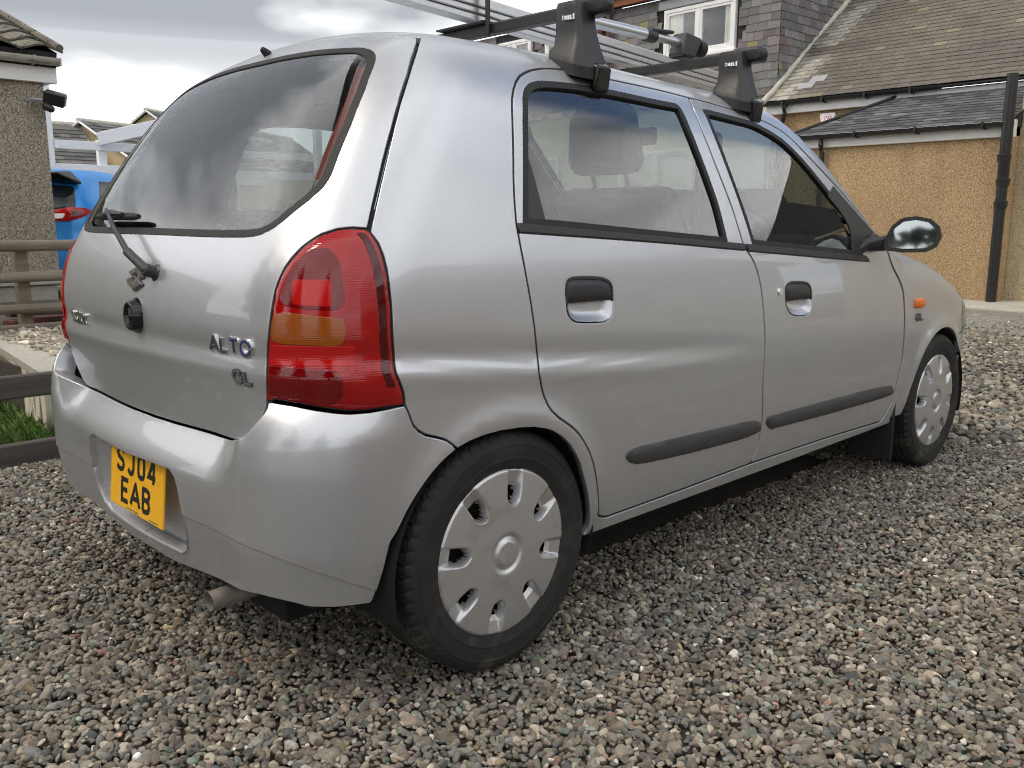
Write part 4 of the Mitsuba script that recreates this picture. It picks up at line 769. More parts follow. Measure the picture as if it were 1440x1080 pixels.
    'lampfog': [(-0.436, -0.543, 0.694), (-0.424, -0.574, 0.695), (-0.409, -0.601, 0.693), (-0.391, -0.626, 0.691), (-0.38, -0.639, 0.691), (-0.367, -0.651, 0.689), (-0.362, -0.657, 0.685), (-0.36, -0.66, 0.677), (-0.358, -0.661, 0.667), (-0.357, -0.66, 0.656), (-0.357, -0.658, 0.646), (-0.361, -0.653, 0.639), (-0.368, -0.647, 0.633), (-0.377, -0.638, 0.632), (-0.393, -0.621, 0.634), (-0.404, -0.607, 0.636), (-0.413, -0.591, 0.639), (-0.426, -0.566, 0.641), (-0.436, -0.538, 0.641)],
    'tail_bot': [(-0.437, -0.525, 0.624), (-0.437, -0.521, 0.611), (-0.438, -0.513, 0.6), (-0.439, -0.49, 0.578), (-0.44, -0.455, 0.548), (-0.44, -0.439, 0.537), (-0.44, -0.43, 0.533), (-0.441, -0.42, 0.53), (-0.441, -0.409, 0.529), (-0.443, -0.384, 0.528), (-0.448, -0.325, 0.53), (-0.45, -0.292, 0.53), (-0.455, -0.162, 0.526), (-0.457, -0.058, 0.524), (-0.457, 0.008, 0.524), (-0.457, 0.071, 0.525), (-0.456, 0.126, 0.528), (-0.455, 0.176, 0.532)],
    'bump_bot': [(-0.48, 0.521, 0.289), (-0.48, 0.51, 0.285), (-0.478, 0.487, 0.269), (-0.474, 0.472, 0.257), (-0.468, 0.449, 0.237), (-0.457, 0.415, 0.211), (-0.454, 0.405, 0.205), (-0.452, 0.393, 0.199), (-0.451, 0.376, 0.196), (-0.456, 0.341, 0.198), (-0.462, 0.263, 0.198), (-0.466, 0.188, 0.199), (-0.47, 0.069, 0.199), (-0.47, -0.03, 0.199), (-0.469, -0.097, 0.198), (-0.468, -0.133, 0.199), (-0.463, -0.293, 0.212), (-0.46, -0.339, 0.214), (-0.456, -0.364, 0.213), (-0.455, -0.378, 0.214), (-0.456, -0.397, 0.216), (-0.468, -0.456, 0.232), (-0.472, -0.482, 0.238), (-0.473, -0.503, 0.242), (-0.472, -0.519, 0.244), (-0.466, -0.546, 0.245), (-0.454, -0.577, 0.244), (-0.445, -0.593, 0.242), (-0.438, -0.603, 0.24), (-0.428, -0.617, 0.236), (-0.417, -0.628, 0.235), (-0.396, -0.647, 0.234), (-0.384, -0.655, 0.233), (-0.371, -0.662, 0.233), (-0.357, -0.668, 0.232), (-0.342, -0.672, 0.231), (-0.318, -0.676, 0.228)],
    'bump_arch': [(-0.318, -0.676, 0.228), (-0.313, -0.679, 0.236), (-0.308, -0.683, 0.253), (-0.298, -0.695, 0.303), (-0.29, -0.702, 0.347), (-0.287, -0.703, 0.356), (-0.273, -0.707, 0.375), (-0.255, -0.712, 0.409), (-0.246, -0.714, 0.423), (-0.232, -0.717, 0.442), (-0.216, -0.719, 0.46), (-0.199, -0.722, 0.478), (-0.181, -0.724, 0.493), (-0.161, -0.726, 0.506), (-0.141, -0.728, 0.518)],
    'glass': [(-0.409, 0.36, 0.929), (-0.405, 0.38, 0.934), (-0.402, 0.388, 0.937), (-0.399, 0.394, 0.942), (-0.396, 0.397, 0.947), (-0.389, 0.401, 0.959), (-0.362, 0.405, 1), (-0.341, 0.406, 1.033), (-0.295, 0.405, 1.104), (-0.265, 0.406, 1.145), (-0.244, 0.406, 1.174), (-0.23, 0.403, 1.192), (-0.217, 0.399, 1.209), (-0.205, 0.392, 1.225), (-0.194, 0.383, 1.24), (-0.17, 0.363, 1.267), (-0.159, 0.352, 1.28), (-0.149, 0.34, 1.291), (-0.139, 0.324, 1.301), (-0.136, 0.315, 1.305), (-0.133, 0.303, 1.309), (-0.131, 0.289, 1.312), (-0.13, 0.272, 1.315), (-0.13, 0.253, 1.317), (-0.132, 0.211, 1.319), (-0.137, 0.124, 1.32), (-0.138, 0.069, 1.322), (-0.136, 0.039, 1.324), (-0.127, -0.049, 1.331), (-0.124, -0.103, 1.332), (-0.119, -0.185, 1.331), (-0.114, -0.253, 1.329), (-0.111, -0.305, 1.325), (-0.107, -0.374, 1.319), (-0.106, -0.394, 1.316), (-0.108, -0.421, 1.309), (-0.112, -0.438, 1.302), (-0.117, -0.452, 1.294), (-0.12, -0.457, 1.29), (-0.127, -0.466, 1.281), (-0.142, -0.478, 1.264), (-0.161, -0.49, 1.241), (-0.18, -0.502, 1.216), (-0.199, -0.511, 1.191), (-0.234, -0.527, 1.142), (-0.262, -0.537, 1.1), (-0.286, -0.545, 1.061), (-0.297, -0.548, 1.044), (-0.304, -0.548, 1.033), (-0.312, -0.547, 1.024), (-0.319, -0.544, 1.016), (-0.339, -0.532, 0.996), (-0.366, -0.509, 0.969), (-0.376, -0.499, 0.958), (-0.385, -0.488, 0.948), (-0.39, -0.479, 0.943), (-0.394, -0.469, 0.938), (-0.398, -0.457, 0.934), (-0.401, -0.444, 0.932), (-0.405, -0.407, 0.929), (-0.411, -0.334, 0.928), (-0.418, -0.203, 0.928), (-0.421, -0.075, 0.929), (-0.421, 0.056, 0.93), (-0.417, 0.196, 0.931)],
}# ---------------------------------------------------------------- the silver car
def paint_col(p, n, uv):
    dust = smoothstep(0.75, 0.2, p.z) * (0.55 + 0.45 * fbm(p.x * 3, p.y * 3, p.z * 5, 3))
    return mix((0.60, 0.615, 0.645), (0.42, 0.415, 0.405), dust * 0.42)
def paint_rough(p, n, uv):
    return 0.36 + 0.12 * smoothstep(0.5, 0.2, p.z)
def flake(p, n, uv): return 0.90 + 0.20 * noise(p.x * 900, p.y * 900, p.z * 900)
scene['paint'] = {'type': 'twosided', 'bsdf': {'type': 'blendbsdf', 'weight': 0.42,
    'bsdf_0': {'type': 'principled', 'base_color': mikit.proc(lambda p, n, uv: paint_col(p, n, uv) * flake(p, n, uv) * 1.16), 'metallic': 0.92, 'roughness': mikit.proc(paint_rough)},
    'bsdf_1': {'type': 'plastic', 'int_ior': 1.85, 'diffuse_reflectance': mikit.proc(lambda p, n, uv: paint_col(p, n, uv) * 0.60)}}}
mat('black_plastic', (0.022, 0.022, 0.024), rough=.42)
mat('grey_plastic', (0.045, 0.045, 0.048), rough=.5)
mat('rubber', (0.014, 0.014, 0.015), rough=.62)
mat('tyre_rubber', mikit.proc(lambda p, n, uv: mix((0.013, 0.013, 0.013), (0.055, 0.048, 0.040), smoothstep(.48, .75, fbm(p.x * 16, p.y * 16, p.z * 16, 4)) * (.35 + .65 * smoothstep(.25, .02, p.z)))), rough=.75)
mat('dark', (0.008, 0.008, 0.008), rough=.9)
mat('trim_dark', (0.028, 0.029, 0.032), rough=.8)
mat('trim_grey', (0.17, 0.175, 0.18), rough=.85)
mat('seat_cloth', (0.055, 0.058, 0.066), rough=.9)
mat('chrome', (0.82, 0.82, 0.83), rough=.08, metallic=1.0)
mat('black_gloss', (0.01, 0.01, 0.012), rough=.08)
mat('steel_dull', (0.33, 0.32, 0.31), rough=.4, metallic=.9)
mat('mirror_silver', (0.42, 0.45, 0.45), rough=.015, metallic=1.0)
mat('badge_blue', (0.05, 0.08, 0.22), rough=.3, metallic=.5)
mat('badge_grey', (0.055, 0.055, 0.06), rough=.4)
mat('badge_fill', (0.25, 0.25, 0.26), rough=.4, metallic=.6)
scene['glass_car'] = {'type': 'thindielectric', 'int_ior': 1.70, 'specular_transmittance': {'type': 'rgb', 'value': [0.47, 0.53, 0.515]}}
scene['glass_dark'] = {'type': 'thindielectric', 'int_ior': 1.56, 'specular_transmittance': {'type': 'rgb', 'value': [0.50, 0.56, 0.55]}}
def ribs(p, n, uv): return dr.sin(p.z * 1250) * .5 + dr.sin((p.x - p.y) * 900) * .5
def lens(name, col, pitch, depth, bump=.0002, dim=(1, 1, 1)):
    def f(p, n, uv):
        r = .5 + .5 * dr.sin(p.z * 2 * math.pi / pitch); q = .5 + .5 * dr.sin((p.x - p.y) * 2 * math.pi / (pitch * 1.3))
        return mi.Color3f(*col) * (1 - depth + depth * r * (.6 + .4 * q))
    scene[name] = {'type': 'twosided', 'bsdf': {'type': 'bumpmap', 'arbitrary': mikit.proc(lambda p, n, uv: dr.sin(p.z * 2 * math.pi / pitch), 5e-4), 'scale': bump * .3,
        'bsdf': {'type': 'plastic', 'int_ior': 1.6, 'diffuse_reflectance': mikit.proc(f), 'nonlinear': True}}}
lens('lens_red', (0.74, 0.008, 0.012), .0042, .35)
lens('lens_bright', (0.85, 0.020, 0.020), .0036, .30)
lens('lens_dark', (0.20, 0.003, 0.008), .006, .2, .0)
lens('lens_deep', (0.42, 0.003, 0.007), .005, .35, .0001)
lens('lens_amber', (0.72, 0.22, 0.006), .0040, .45)
mat('marker_amber', (0.75, 0.17, 0.01), rough=.12, clearcoat=1.0)
mat('plate_yellow', (0.80, 0.42, 0.012), rough=.3, clearcoat=.6)
def cap_col(p, n, uv):
    w = smoothstep(0.55, 0.75, fbm(p.x * 14, p.y * 9, p.z * 14, 4))
    return mix((0.56, 0.56, 0.57), (0.38, 0.35, 0.31), w * .45)
mat('hubcap_silver', mikit.proc(cap_col), rough=.36, metallic=.75)
mat('rim_rust', (0.018, 0.014, 0.012), rough=.8)
mat('pipe_rust', mikit.proc(lambda p, n, uv: mix((0.20, 0.16, 0.13), (0.38, 0.36, 0.34), fbm(p.x * 40, p.y * 40, p.z * 40, 3))), rough=.55, metallic=.5)

CAR = thing('hatchback', 'silver five door hatchback with roof bars parked on the gravel, seen from behind', 'car')
L = {k: np.array(v, float) for k, v in LINES.items()}
def on(F, pts, d):
    a, b, d = basis(d); q = flat(pts, d)
    return cast(F, q[:, :1] * a + q[:, 1:] * b + 3.4 * d, -d, 0.2, 6.0, 300)
def line(p, q, n): return np.asarray(p, float) + (np.asarray(q, float) - np.asarray(p, float)) * np.linspace(0, 1, n)[:, None]
def both(name, g, bsdf, parents=(CAR, CAR), **k):
    return put(name, g, bsdf, parents[0], **k), put(name, flipy(g), bsdf, parents[1], **k)

DS, DQ, DT, DR = (0, -1, 0), (-.35, -.8, .45), (-1, 0, .25), (0, 0, 1)     # the directions the panels are cast along
# outlines
rear_door = np.vstack([L['rd_rear'], L['b_gap'][1:], L['rd_bot'][1:]])
front_door = np.vstack([L['b_gap'][::-1], L['fd_top'][1:], L['fd_front'][1:], L['fd_bot'][1:]])
rw = np.vstack([L['rw'], L['rw_bot'][1:]]); fw = np.vstack([L['fw'], L['fw_front'][1:], L['fw_bot'][1:]])
XT0 = -.03                                                                   # where the tailgate meets the roof, at y = 0.42
xs = np.arange(XT0, 1.16, .0105)
seam = on(F_shell, np.stack([xs, xs * 0 - .42, xs * 0 + 1], 1), DR)
# the windscreen: lower edge along the scuttle, upper edge at the roof header
wz = np.linspace(.955, 1.285, 34)
scr_side = []
for z in wz:
    y = -(float(side_z(z)) - .062 - .012 * (z - .95))
    x = float(screen_z(z)) - .204 * y * y
    scr_side.append((x, y, z))
scr_side = on(F_shell, scr_side, (.55, -.35, .6))
A0 = seam[-1]
scr_top = on(F_shell, line(scr_side[-1], A0, 10), (.3, -.3, 1))
top_edge = on(F_shell, np.stack([A0[0] + .075 * (1 - (np.linspace(-.42, .42, 60) / .42) ** 2), np.linspace(-.42, .42, 60), np.full(60, 1.)], 1), DR)
# body side: roof rail, pillars, rear quarter, rocker
rocker = [(.262, -.70, .222), (1.2, -.70, .222), (1.985, -.70, .225), (1.975, -.715, .25), (1.945, -.72, .30)]
ff = L['fd_front'][::-1]; ff = ff[(ff[:, 2] > .305)]
tg = L['tail_gap'].copy(); tg[0] = (XT0 + .0, -.42, 1.37); 
tg = np.vstack([seam[0], on(F_shell, line((-.034, -.45, 1.35), tg[1], 6), (-.4, -.7, .6)), tg[2:]])
side_out = np.vstack([tg, L['lamp_out'][1:], L['quarter_bump'][1:], L['arch_r'][1:], rocker, ff + (.004, 0, 0), on(F_shell, line(L['fd_front'][0], scr_side[0], 6)[1:], (.3, -.8, .5)), scr_side[1:], scr_top[1:], seam[::-1][1:]])
door_cut = poly(rear_door, DQ).union(poly(front_door, DQ)).buffer(.0044)
seam_q = LineString(flat(seam, DQ)); 
side_pg = Polygon(flat(side_out, DQ)).buffer(0)
# shrink every edge but the seam along the roof, which is shared with the roof skin
shr = side_pg.buffer(-.0042, join_style=2)
keep = Polygon(np.vstack([flat(seam, DQ), flat(on(F_shell, seam + (0, -.03, 0), DR), DQ)[::-1]])).buffer(0).intersection(side_pg.buffer(1e-6))
side_pg = shr.union(keep).difference(door_cut)
side = panel(F_shell, side_pg, DQ, shrink=0, seam=seam_q)
roof_out = np.vstack([seam, top_edge[1:-1], (seam * [1, -1, 1])[::-1], on(F_shell, np.stack([XT0 - .02 * (1 - (np.linspace(.42, -.42, 40) / .42) ** 2), np.linspace(.42, -.42, 40), np.full(40, 1.)], 1), DR)[1:-1]])
sl = LineString(flat(seam, DR)).union(LineString(flat(seam * [1, -1, 1], DR)))
roof = panel(F_shell, Polygon(flat(roof_out, DR)).buffer(0), DR, shrink=0, seam=sl)
body = put('body_shell', join(side, flipy(side), roof), 'paint', CAR)
# dark inner shell behind the gaps, with the window openings left free
full = Polygon(flat(side_out, DQ)).buffer(0)
def rear_pg(pts3, dd=DT): return Polygon(flat(pts3, dd)).buffer(0)
inner = panel(F_shell, full.buffer(.0).difference(poly(rw, DQ).buffer(-.004)).difference(poly(fw, DQ).buffer(-.004)), DQ, h=.04, hb=.03, shrink=0, off=-.017, lip=0)
inner_roof = panel(F_shell, Polygon(flat(roof_out, DR)).buffer(0), DR, h=.05, hb=.03, shrink=0, off=-.025, lip=0)
put('inner_shell', join(inner, flipy(inner)), 'trim_dark', CAR)
put('roof_lining', inner_roof, 'trim_grey', CAR)

# tailgate, rear window
tl = np.vstack([tg, L['lamp_in'][1:], L['tail_bot'][1:]]); tl = tl[tl[:, 1] < 0]
rim = on(F_shell, np.stack([XT0 - .02 * (1 - (np.linspace(.42, -.42, 40) / .42) ** 2), np.linspace(.42, -.42, 40), np.full(40, 1.)], 1), DR)
tail_pg = rear_pg(np.vstack([tl, (tl * [1, -1, 1])[::-1], rim[1:-1]]))
gl = L['glass']
gl = gl[(gl[:, 1] < 0)]
gl = gl[np.argsort(np.arctan2(gl[:, 2] - 1.12, gl[:, 1]))]
gp = flat(np.vstack([gl, (gl * [1, -1, 1])]), DT)
gc = gp.mean(0)
gl_pg = Polygon(gp[np.argsort(np.arctan2(gp[:, 1] - gc[1], gp[:, 0] - gc[0]))]).buffer(0)
gl_pg = gl_pg.buffer(.02).buffer(-.02).buffer(-.03).buffer(.03).simplify(.0006)
tail = panel(F_shell, tail_pg.difference(gl_pg.buffer(-.003)), DT)
TG = put('tailgate', tail, 'paint', CAR)
seal_t = panel(F_shell, gl_pg.difference(gl_pg.buffer(-.013)), DT, hb=.008, shrink=0, off=.001, lip=.012, edge=.003)
put('window_seal', seal_t, 'rubber', TG)
put('rear_window', panel(F_shell, gl_pg.buffer(-.011), DT, shrink=0, off=-.002, lip=0, h=.03), 'glass_dark', TG)
put('inner_tailgate', panel(F_shell, tail_pg.difference(gl_pg.buffer(-.014)), DT, h=.05, hb=.03, shrink=0, off=-.018, lip=0), 'trim_dark', TG)

def dist_in(Q, g, r):
    bl = g.boundary
    shapely.prepare(bl)
    return np.minimum(shapely.distance(bl, shapely.points(Q)) / r, 1)
def dish(depth, r): return lambda Q, g: -depth * np.sin(dist_in(Q, g, r) * np.pi / 2)
def puff(depth, r): return lambda Q, g: depth * np.sqrt(np.maximum(1 - (1 - dist_in(Q, g, r)) ** 2, 0))

# doors
win = {}
for nm, out, wpg, hand in (('rear_door', rear_door, rw, 'hand_r'), ('front_door', front_door, fw, 'hand_f')):
    pg, w, hp = poly(out, DS), poly(wpg, DS), poly(L[hand], DS)
    g = panel(F_shell, pg.difference(w.buffer(-.003)).difference(hp), DS)
    D = both(nm, g, 'paint')
    sl = panel(F_shell, w.difference(w.buffer(-.013)), DS, hb=.008, shrink=0, off=.0005, lip=.012, edge=.002)
    both('window_seal', sl, 'rubber', D)
    both('window', panel(F_shell, w.buffer(-.011), DS, shrink=0, off=-.007, lip=0, h=.04), 'glass_car', D)
    both('door_trim', panel(F_shell, pg.buffer(-.02).intersection(Polygon(flat([(-1, 0, 0), (3, 0, 0), (3, 0, .85), (-1, 0, .93)], DS)).buffer(0)), DS, h=.05, hb=.03, shrink=0, off=-.05, lip=0), 'trim_dark', D)
    # handle: a silver dish under a black flap
    bowl = panel(F_shell, hp, DS, h=.008, hb=.006, shrink=.0005, lip=0, disp=dish(.017, .024))
    both('handle_dish', bowl, 'paint', D)
    x0, y0, x1, y1 = hp.bounds
    flap = hp.intersection(shapely.box(x0 - 1, y0 + .46 * (y1 - y0), x1 + 1, y1 + 1)).buffer(-.006).buffer(.006)
    both('handle', panel(F_shell, flap, DS, h=.008, hb=.006, shrink=.0015, off=-.003, lip=.02, edge=.003, disp=puff(.006, .02)), 'black_plastic', D)
    rimh = hp.buffer(.0015).difference(hp.buffer(-.003)).intersection(shapely.box(x0 - 1, y0 + .44 * (y1 - y0), x1 + 1, y1 + 1))
    both('handle_edge', panel(F_shell, rimh, DS, h=.01, hb=.006, shrink=0, off=.0005, lip=.006, edge=.001), 'black_plastic', D)
    win[nm] = (D, w)
DR_, DF_ = win['rear_door'][0], win['front_door'][0]
bm_r = np.vstack([L['belt_r_top'], L['belt_r_bot']]); bm_f = np.vstack([L['belt_f_top'], L['belt_f_bot']])
for D, pts in ((DR_, bm_r), (DF_, bm_f)):
    both('belt_moulding', panel(F_shell, poly(pts, DS), DS, h=.012, hb=.008, shrink=.002, off=.005, lip=.012, edge=.004), 'black_plastic', D)
for D, k in ((DR_, 'mold_r'), (DF_, 'mold_f')):
    both('side_moulding', panel(F_shell, poly(L[k], DS), DS, h=.012, hb=.008, shrink=0, off=.004, lip=.01, edge=.004, disp=puff(.005, .007)), 'grey_plastic', D)
sash = np.vstack([L['rw'][:8], L['sash']])
wr = poly(rw, DS)
s0 = L['sash']
sash_pg = wr.buffer(-.004).intersection(Polygon(flat(np.vstack([s0, [(-.3, 0, .90), (-.3, 0, 1.2)]]), DS)).buffer(0))
both('quarter_blank', panel(F_shell, sash_pg, DS, hb=.01, shrink=0, off=-.003, lip=.004, edge=.001), 'black_plastic', DR_)
sp = np.vstack([L['sail'], [(1.60, -.71, .855), (1.80, -.69, .88), (1.80, -.69, .905), (1.50, -.66, 1.075)]])
sail_pg = Polygon(flat(sp, DS)).buffer(0).intersection(poly(front_door, DS).buffer(-.012))
both('sail_panel', panel(F_shell, sail_pg, DS, hb=.01, shrink=0, off=.001, lip=.004, edge=.001), 'black_plastic', DF_)
gl_ = []
for pts in (L['rd_rear'], L['b_gap'], L['rd_bot'], L['fd_top'], L['fd_front'], L['fd_bot']):
    q = on(F_shell, pts, DS); q = q[~np.isnan(q).any(1)]
    q = np.array(LineString(q).segmentize(.02).coords); q = cast(F_shell, q * [1, 0, 1] + [0, -1.5, 0], (0, 1, 0), .2, 1.4, 120)
    gl_.append(tube(q - grad(F_shell, q) * .0085, .0065, 8))
both('door_gap_seal', (lambda m: (np.array(m.vertices), np.array(m.faces), np.array(m.vertex_normals)))(cc(gl_)), 'rubber', kind='stuff')  # black tubes added in the door gaps to make the shut lines dark
# key lock beside the front handle
lk = lathe([(0, .004), (.0105, .004), (.0125, 0), (.0125, -.01)], 20)
for s, D in ((1, DF_[0]), (-1, DF_[1])):
    p = on(F_shell, [(1.078, -.73, .762)], DS)[0]
    m = place(lk, (p[0], p[1] * s, p[2]), (1, 0, 0), y=(0, -s, 0)); add('key_lock', m, 'chrome', D, smooth=40)

# front wings, bonnet, nose
arch_c = 2.36
th = np.radians(np.arange(212, -42, -4.0))
archf = np.stack([arch_c + .293 * np.cos(th), th * 0 - .72, .252 + .293 * np.sin(th)], 1); archf = archf[(archf[:, 2] > .232)]
hx = np.linspace(1.86, 2.60, 26)
bon_edge = on(F_shell, np.stack([hx, -.585 + .10 * np.clip((hx - 2.1) / .7, 0, 1) ** 2, hx * 0 + 1], 1), DR)
fdn = L['fd_front']; fdn = fdn[fdn[:, 2] > .24]
hl_back = [(2.60, -.60, .70), (2.615, -.66, .62), (2.62, -.69, .53), (2.60, -.69, .50)]
wing_out = np.vstack([fdn[::-1] - (-.006, 0, 0), on(F_shell, line(L['fd_front'][0], bon_edge[0], 6)[1:-1], DQ), bon_edge, hl_back, archf[::-1][archf[::-1][:, 2] > .232][9:]])
DW = (.12, -.85, .42)
wing = panel(F_shell, Polygon(flat(wing_out, DW)).buffer(0), DW)
W = both('front_wing', wing, 'paint')
bon_front = on(F_shell, np.stack([np.full(30, 2.74), np.linspace(-.45, .45, 30), np.full(30, 1.)], 1), DR)
be = on(F_shell, line(bon_edge[-1], (2.72, -.45, .75), 8), (.2, 0, 1))
bon_out = np.vstack([bon_edge, be[1:], bon_front[1:-1], (be * [1, -1, 1])[::-1], (bon_edge * [1, -1, 1])[::-1][1:]])
put('bonnet', panel(F_shell, Polygon(flat(bon_out, (.25, 0, 1))).buffer(0), (.25, 0, 1), h=.04), 'paint', CAR)
DB = (.62, -.75, .2)
nose = lambda pts: on(F_shell, pts, DB)
hlp = np.vstack([hl_back, [(2.80, -.62, .50), (2.93, -.40, .52), (2.92, -.36, .60), (2.80, -.45, .70), (2.70, -.53, .73)]])
HL = both('headlamp', panel(F_shell, Polygon(flat(nose(hlp), DB)).buffer(0), DB, shrink=.002, lip=.02, disp=puff(.006, .04)), 'mirror_silver')
fb = np.vstack([archf[-9:][::-1] * 1.0, [(2.60, -.69, .50)], nose([(2.80, -.62, .50), (2.93, -.40, .52), (2.97, -.2, .52)]), on(F_shell, [(2.97, .010, .52), (2.97, .010, .235)], (1, 0, .1)), nose([(2.93, -.3, .235), (2.8, -.62, .235)])])
fbg = panel(F_shell, Polygon(flat(fb, DB)).buffer(0), DB)
put('front_bumper', join(fbg, flipy(fbg)), 'paint', CAR)
put('bumper_centre', panel(F_shell, Polygon(flat(np.array([(2.9, -.40, .512), (2.9, -.40, .240), (2.9, .40, .240), (2.9, .40, .512)]), (1, 0, 0))).buffer(0), (1, 0, .1), off=.0012, lip=.006, edge=.002), 'paint', CAR)
gr = nose([(2.93, -.36, .61), (2.93, -.36, .53)]); 
grl = np.vstack([gr, [(2.95, .36, .53), (2.93, .36, .61)]])
put('grille', panel(F_shell, Polygon(flat(np.array([(2.9, -.40, .74), (2.9, -.40, .50), (2.9, .40, .50), (2.9, .40, .74)]), (1, 0, 0))).buffer(0), (1, 0, .2), off=-.010, lip=0), 'black_plastic', CAR)
# windscreen
scr = np.vstack([scr_side, scr_top[1:], top_edge[1:-1], (scr_top * [1, -1, 1])[::-1], (scr_side * [1, -1, 1])[::-1][1:]])
DWS = (.6, 0, .8)
scr_pg = Polygon(flat(scr, DWS)).buffer(0)
put('windscreen', panel(F_shell, scr_pg.buffer(-.004), DWS, h=.05, shrink=0, off=-.004, lip=0), 'glass_car', CAR)
put('windscreen_seal', panel(F_shell, scr_pg.difference(scr_pg.buffer(-.022)), DWS, shrink=.001, off=-.001, lip=.01), 'rubber', CAR)
put('scuttle', panel(F_shell, Polygon(flat(np.array([(1.70, -.58, 1), (1.90, -.58, 1), (1.90, .58, 1), (1.70, .58, 1)]), DR)).buffer(0), DR, h=.04, off=-.012, lip=0), 'black_plastic', CAR)
# side repeater and small badge on the wing
mk = on(F_shell, [(2.085, -.73, .665)], DS)[0]
for s, w in ((1, W[0]), (-1, W[1])):
    m = rbox(-.035, .035, -.012, .012, -.017, .017, .009); m.apply_translation((mk[0], mk[1] * s - .004 * s, mk[2]))
    add('side_repeater', m, 'marker_amber', w, smooth=True)
    t = extrude(word_pg('GL', .030, 1.5, .22, .1), .0015); t.apply_translation((-t.extents[0] / 2, 0, 0))
    add('wing_badge', place(t, (mk[0] + .012, mk[1] * s - .0045 * s, mk[2] - .066), (s, 0, 0), y=(0, 0, 1)), 'badge_grey', w)

# rear bumper with a recess for the plate
bb = L['bump_bot']; bb = bb[bb[:, 1] < 0][::-1]
tb = L['tail_bot']; tb = tb[tb[:, 1] < 0][::-1]
mid_top, mid_bot = np.array([[-.455, 0., tb[0][2]]]), np.array([[-.472, 0., bb[-1][2]]])
def slip(c):
    n_ = grad(F_shell, c); q = cast(F_bump, c + n_ * .12, -n_, 0., .3, 120); return np.where(np.isnan(q), c, q)
bump_out = np.vstack([tb, slip(L['lamp_bot'][::-1][1:]), slip(L['quarter_bump'][1:]), L['bump_arch'][::-1][1:], bb])
DBR = (-.75, -.38, .42)
bump_ext = np.vstack([[(-.455, .06, tb[0][2])], bump_out, [(-.472, .06, bb[-1][2])]])
zz = np.linspace(.15, .60, 60)
seam_b = np.array([cast(F_bump, [(-3., 0, z)], (1, 0, 0), .5, 4)[0] for z in zz])
seam_c = np.array([cast(F_bump, [(-3., -.35, z)], (1, 0, 0), .5, 4)[0] for z in np.linspace(.15, .69, 60)])
DBC = (-.50, -.82, .30)
def side_of(sm, y): return lambda d: Polygon(np.vstack([flat(sm, d), flat([(sm[-1][0], y, .9), (sm[0][0], y, -.1)], d)])).buffer(0)
rec = [(-.5, .2, .441), (-.5, 0, .441), (-.5, -.218, .446), (-.5, -.243, .432), (-.5, -.254, .405), (-.5, -.256, .35), (-.5, -.250, .30), (-.49, -.232, .262), (-.48, -.20, .245), (-.48, -.1, .241), (-.48, 0, .240), (-.48, .2, .240)]
recF = on(F_bump, rec, (-1, 0, 0))
cr_l = on(F_bump, np.stack([np.full(40, -.5), np.linspace(-.10, -.85, 40), np.linspace(.347, .366, 40)], 1), DBR)
cr_l = cr_l[~np.isnan(cr_l).any(1)]
pieces = []
for d, cuts, sms in ((DBR, (side_of(seam_b, -3), side_of(seam_c, 3)), (seam_b, seam_c)), (DBC, (side_of(seam_c, -3),), (seam_c,))):
    pg_ = Polygon(flat(bump_ext, d)).buffer(0).buffer(-.0052 if d is DBR else -.0048, join_style=2).difference(Polygon(flat(recF, d)).buffer(0))
    for c_ in cuts: pg_ = pg_.intersection(c_(d))
    cq = flat(cr_l, d); cq = np.vstack([cq[0] + (cq[0] - cq[1]) * 40, cq, cq[-1] + (cq[-1] - cq[-2]) * 40])
    low_pg = Polygon(np.vstack([cq, cq[-1] + (0, -2), cq[0] + (0, -2)])).buffer(0)
    if not low_pg.contains(Point(flat([(-.45, -.5, .27)], d)[0])): low_pg = Polygon(np.vstack([cq, cq[-1] + (0, 2), cq[0] + (0, 2)])).buffer(0)
    sm_ = shapely.union_all([LineString(flat(q, d)) for q in sms])
    pieces += [panel(F_bump, pg_.difference(low_pg.buffer(.0012)), d, h=.013, shrink=0, seam=sm_, lip=.05, edge=.0025), panel(F_bump, pg_.intersection(low_pg.buffer(-.0012)), d, h=.013, shrink=0, seam=sm_, lip=.02, edge=.0025, off=-.0035)]
bump = join(*pieces)
RB = put('rear_bumper', join(bump, flipy(bump)), 'paint', CAR)
# recess: walls sweep in to a back plate
rr = recF[1:-1]; ring = np.vstack([rr, (rr * [1, -1, 1])[::-1][1:-1]])
# densify
ring = np.array(LineString(np.vstack([ring, ring[:1]])).segmentize(.01).coords)[:-1]
back = ring * [0, .965, 1] + [-.452, 0, 0]; back[:, 2] = .343 + (back[:, 2] - .343) * .95
lays = [ring * (1 - t) + back * t for t in (0, .12, .5, .9, 1)]; lays[1][:, 0] = ring[:, 0] + .004; lays[3][:, 0] = -.455
n = len(ring); rv = np.vstack(lays + [back.mean(0)]); rf = []
for k in range(4):
    i = np.arange(n); j = (i + 1) % n
    rf += [np.stack([k * n + i, k * n + j, (k + 1) * n + j], 1), np.stack([k * n + i, (k + 1) * n + j, (k + 1) * n + i], 1)]
i = np.arange(n); rf.append(np.stack([4 * n + i, 4 * n + (i + 1) % n, 0 * i + 5 * n], 1))
add('plate_recess', trimesh.Trimesh(rv, np.vstack(rf), process=False), 'paint', RB, smooth=40)
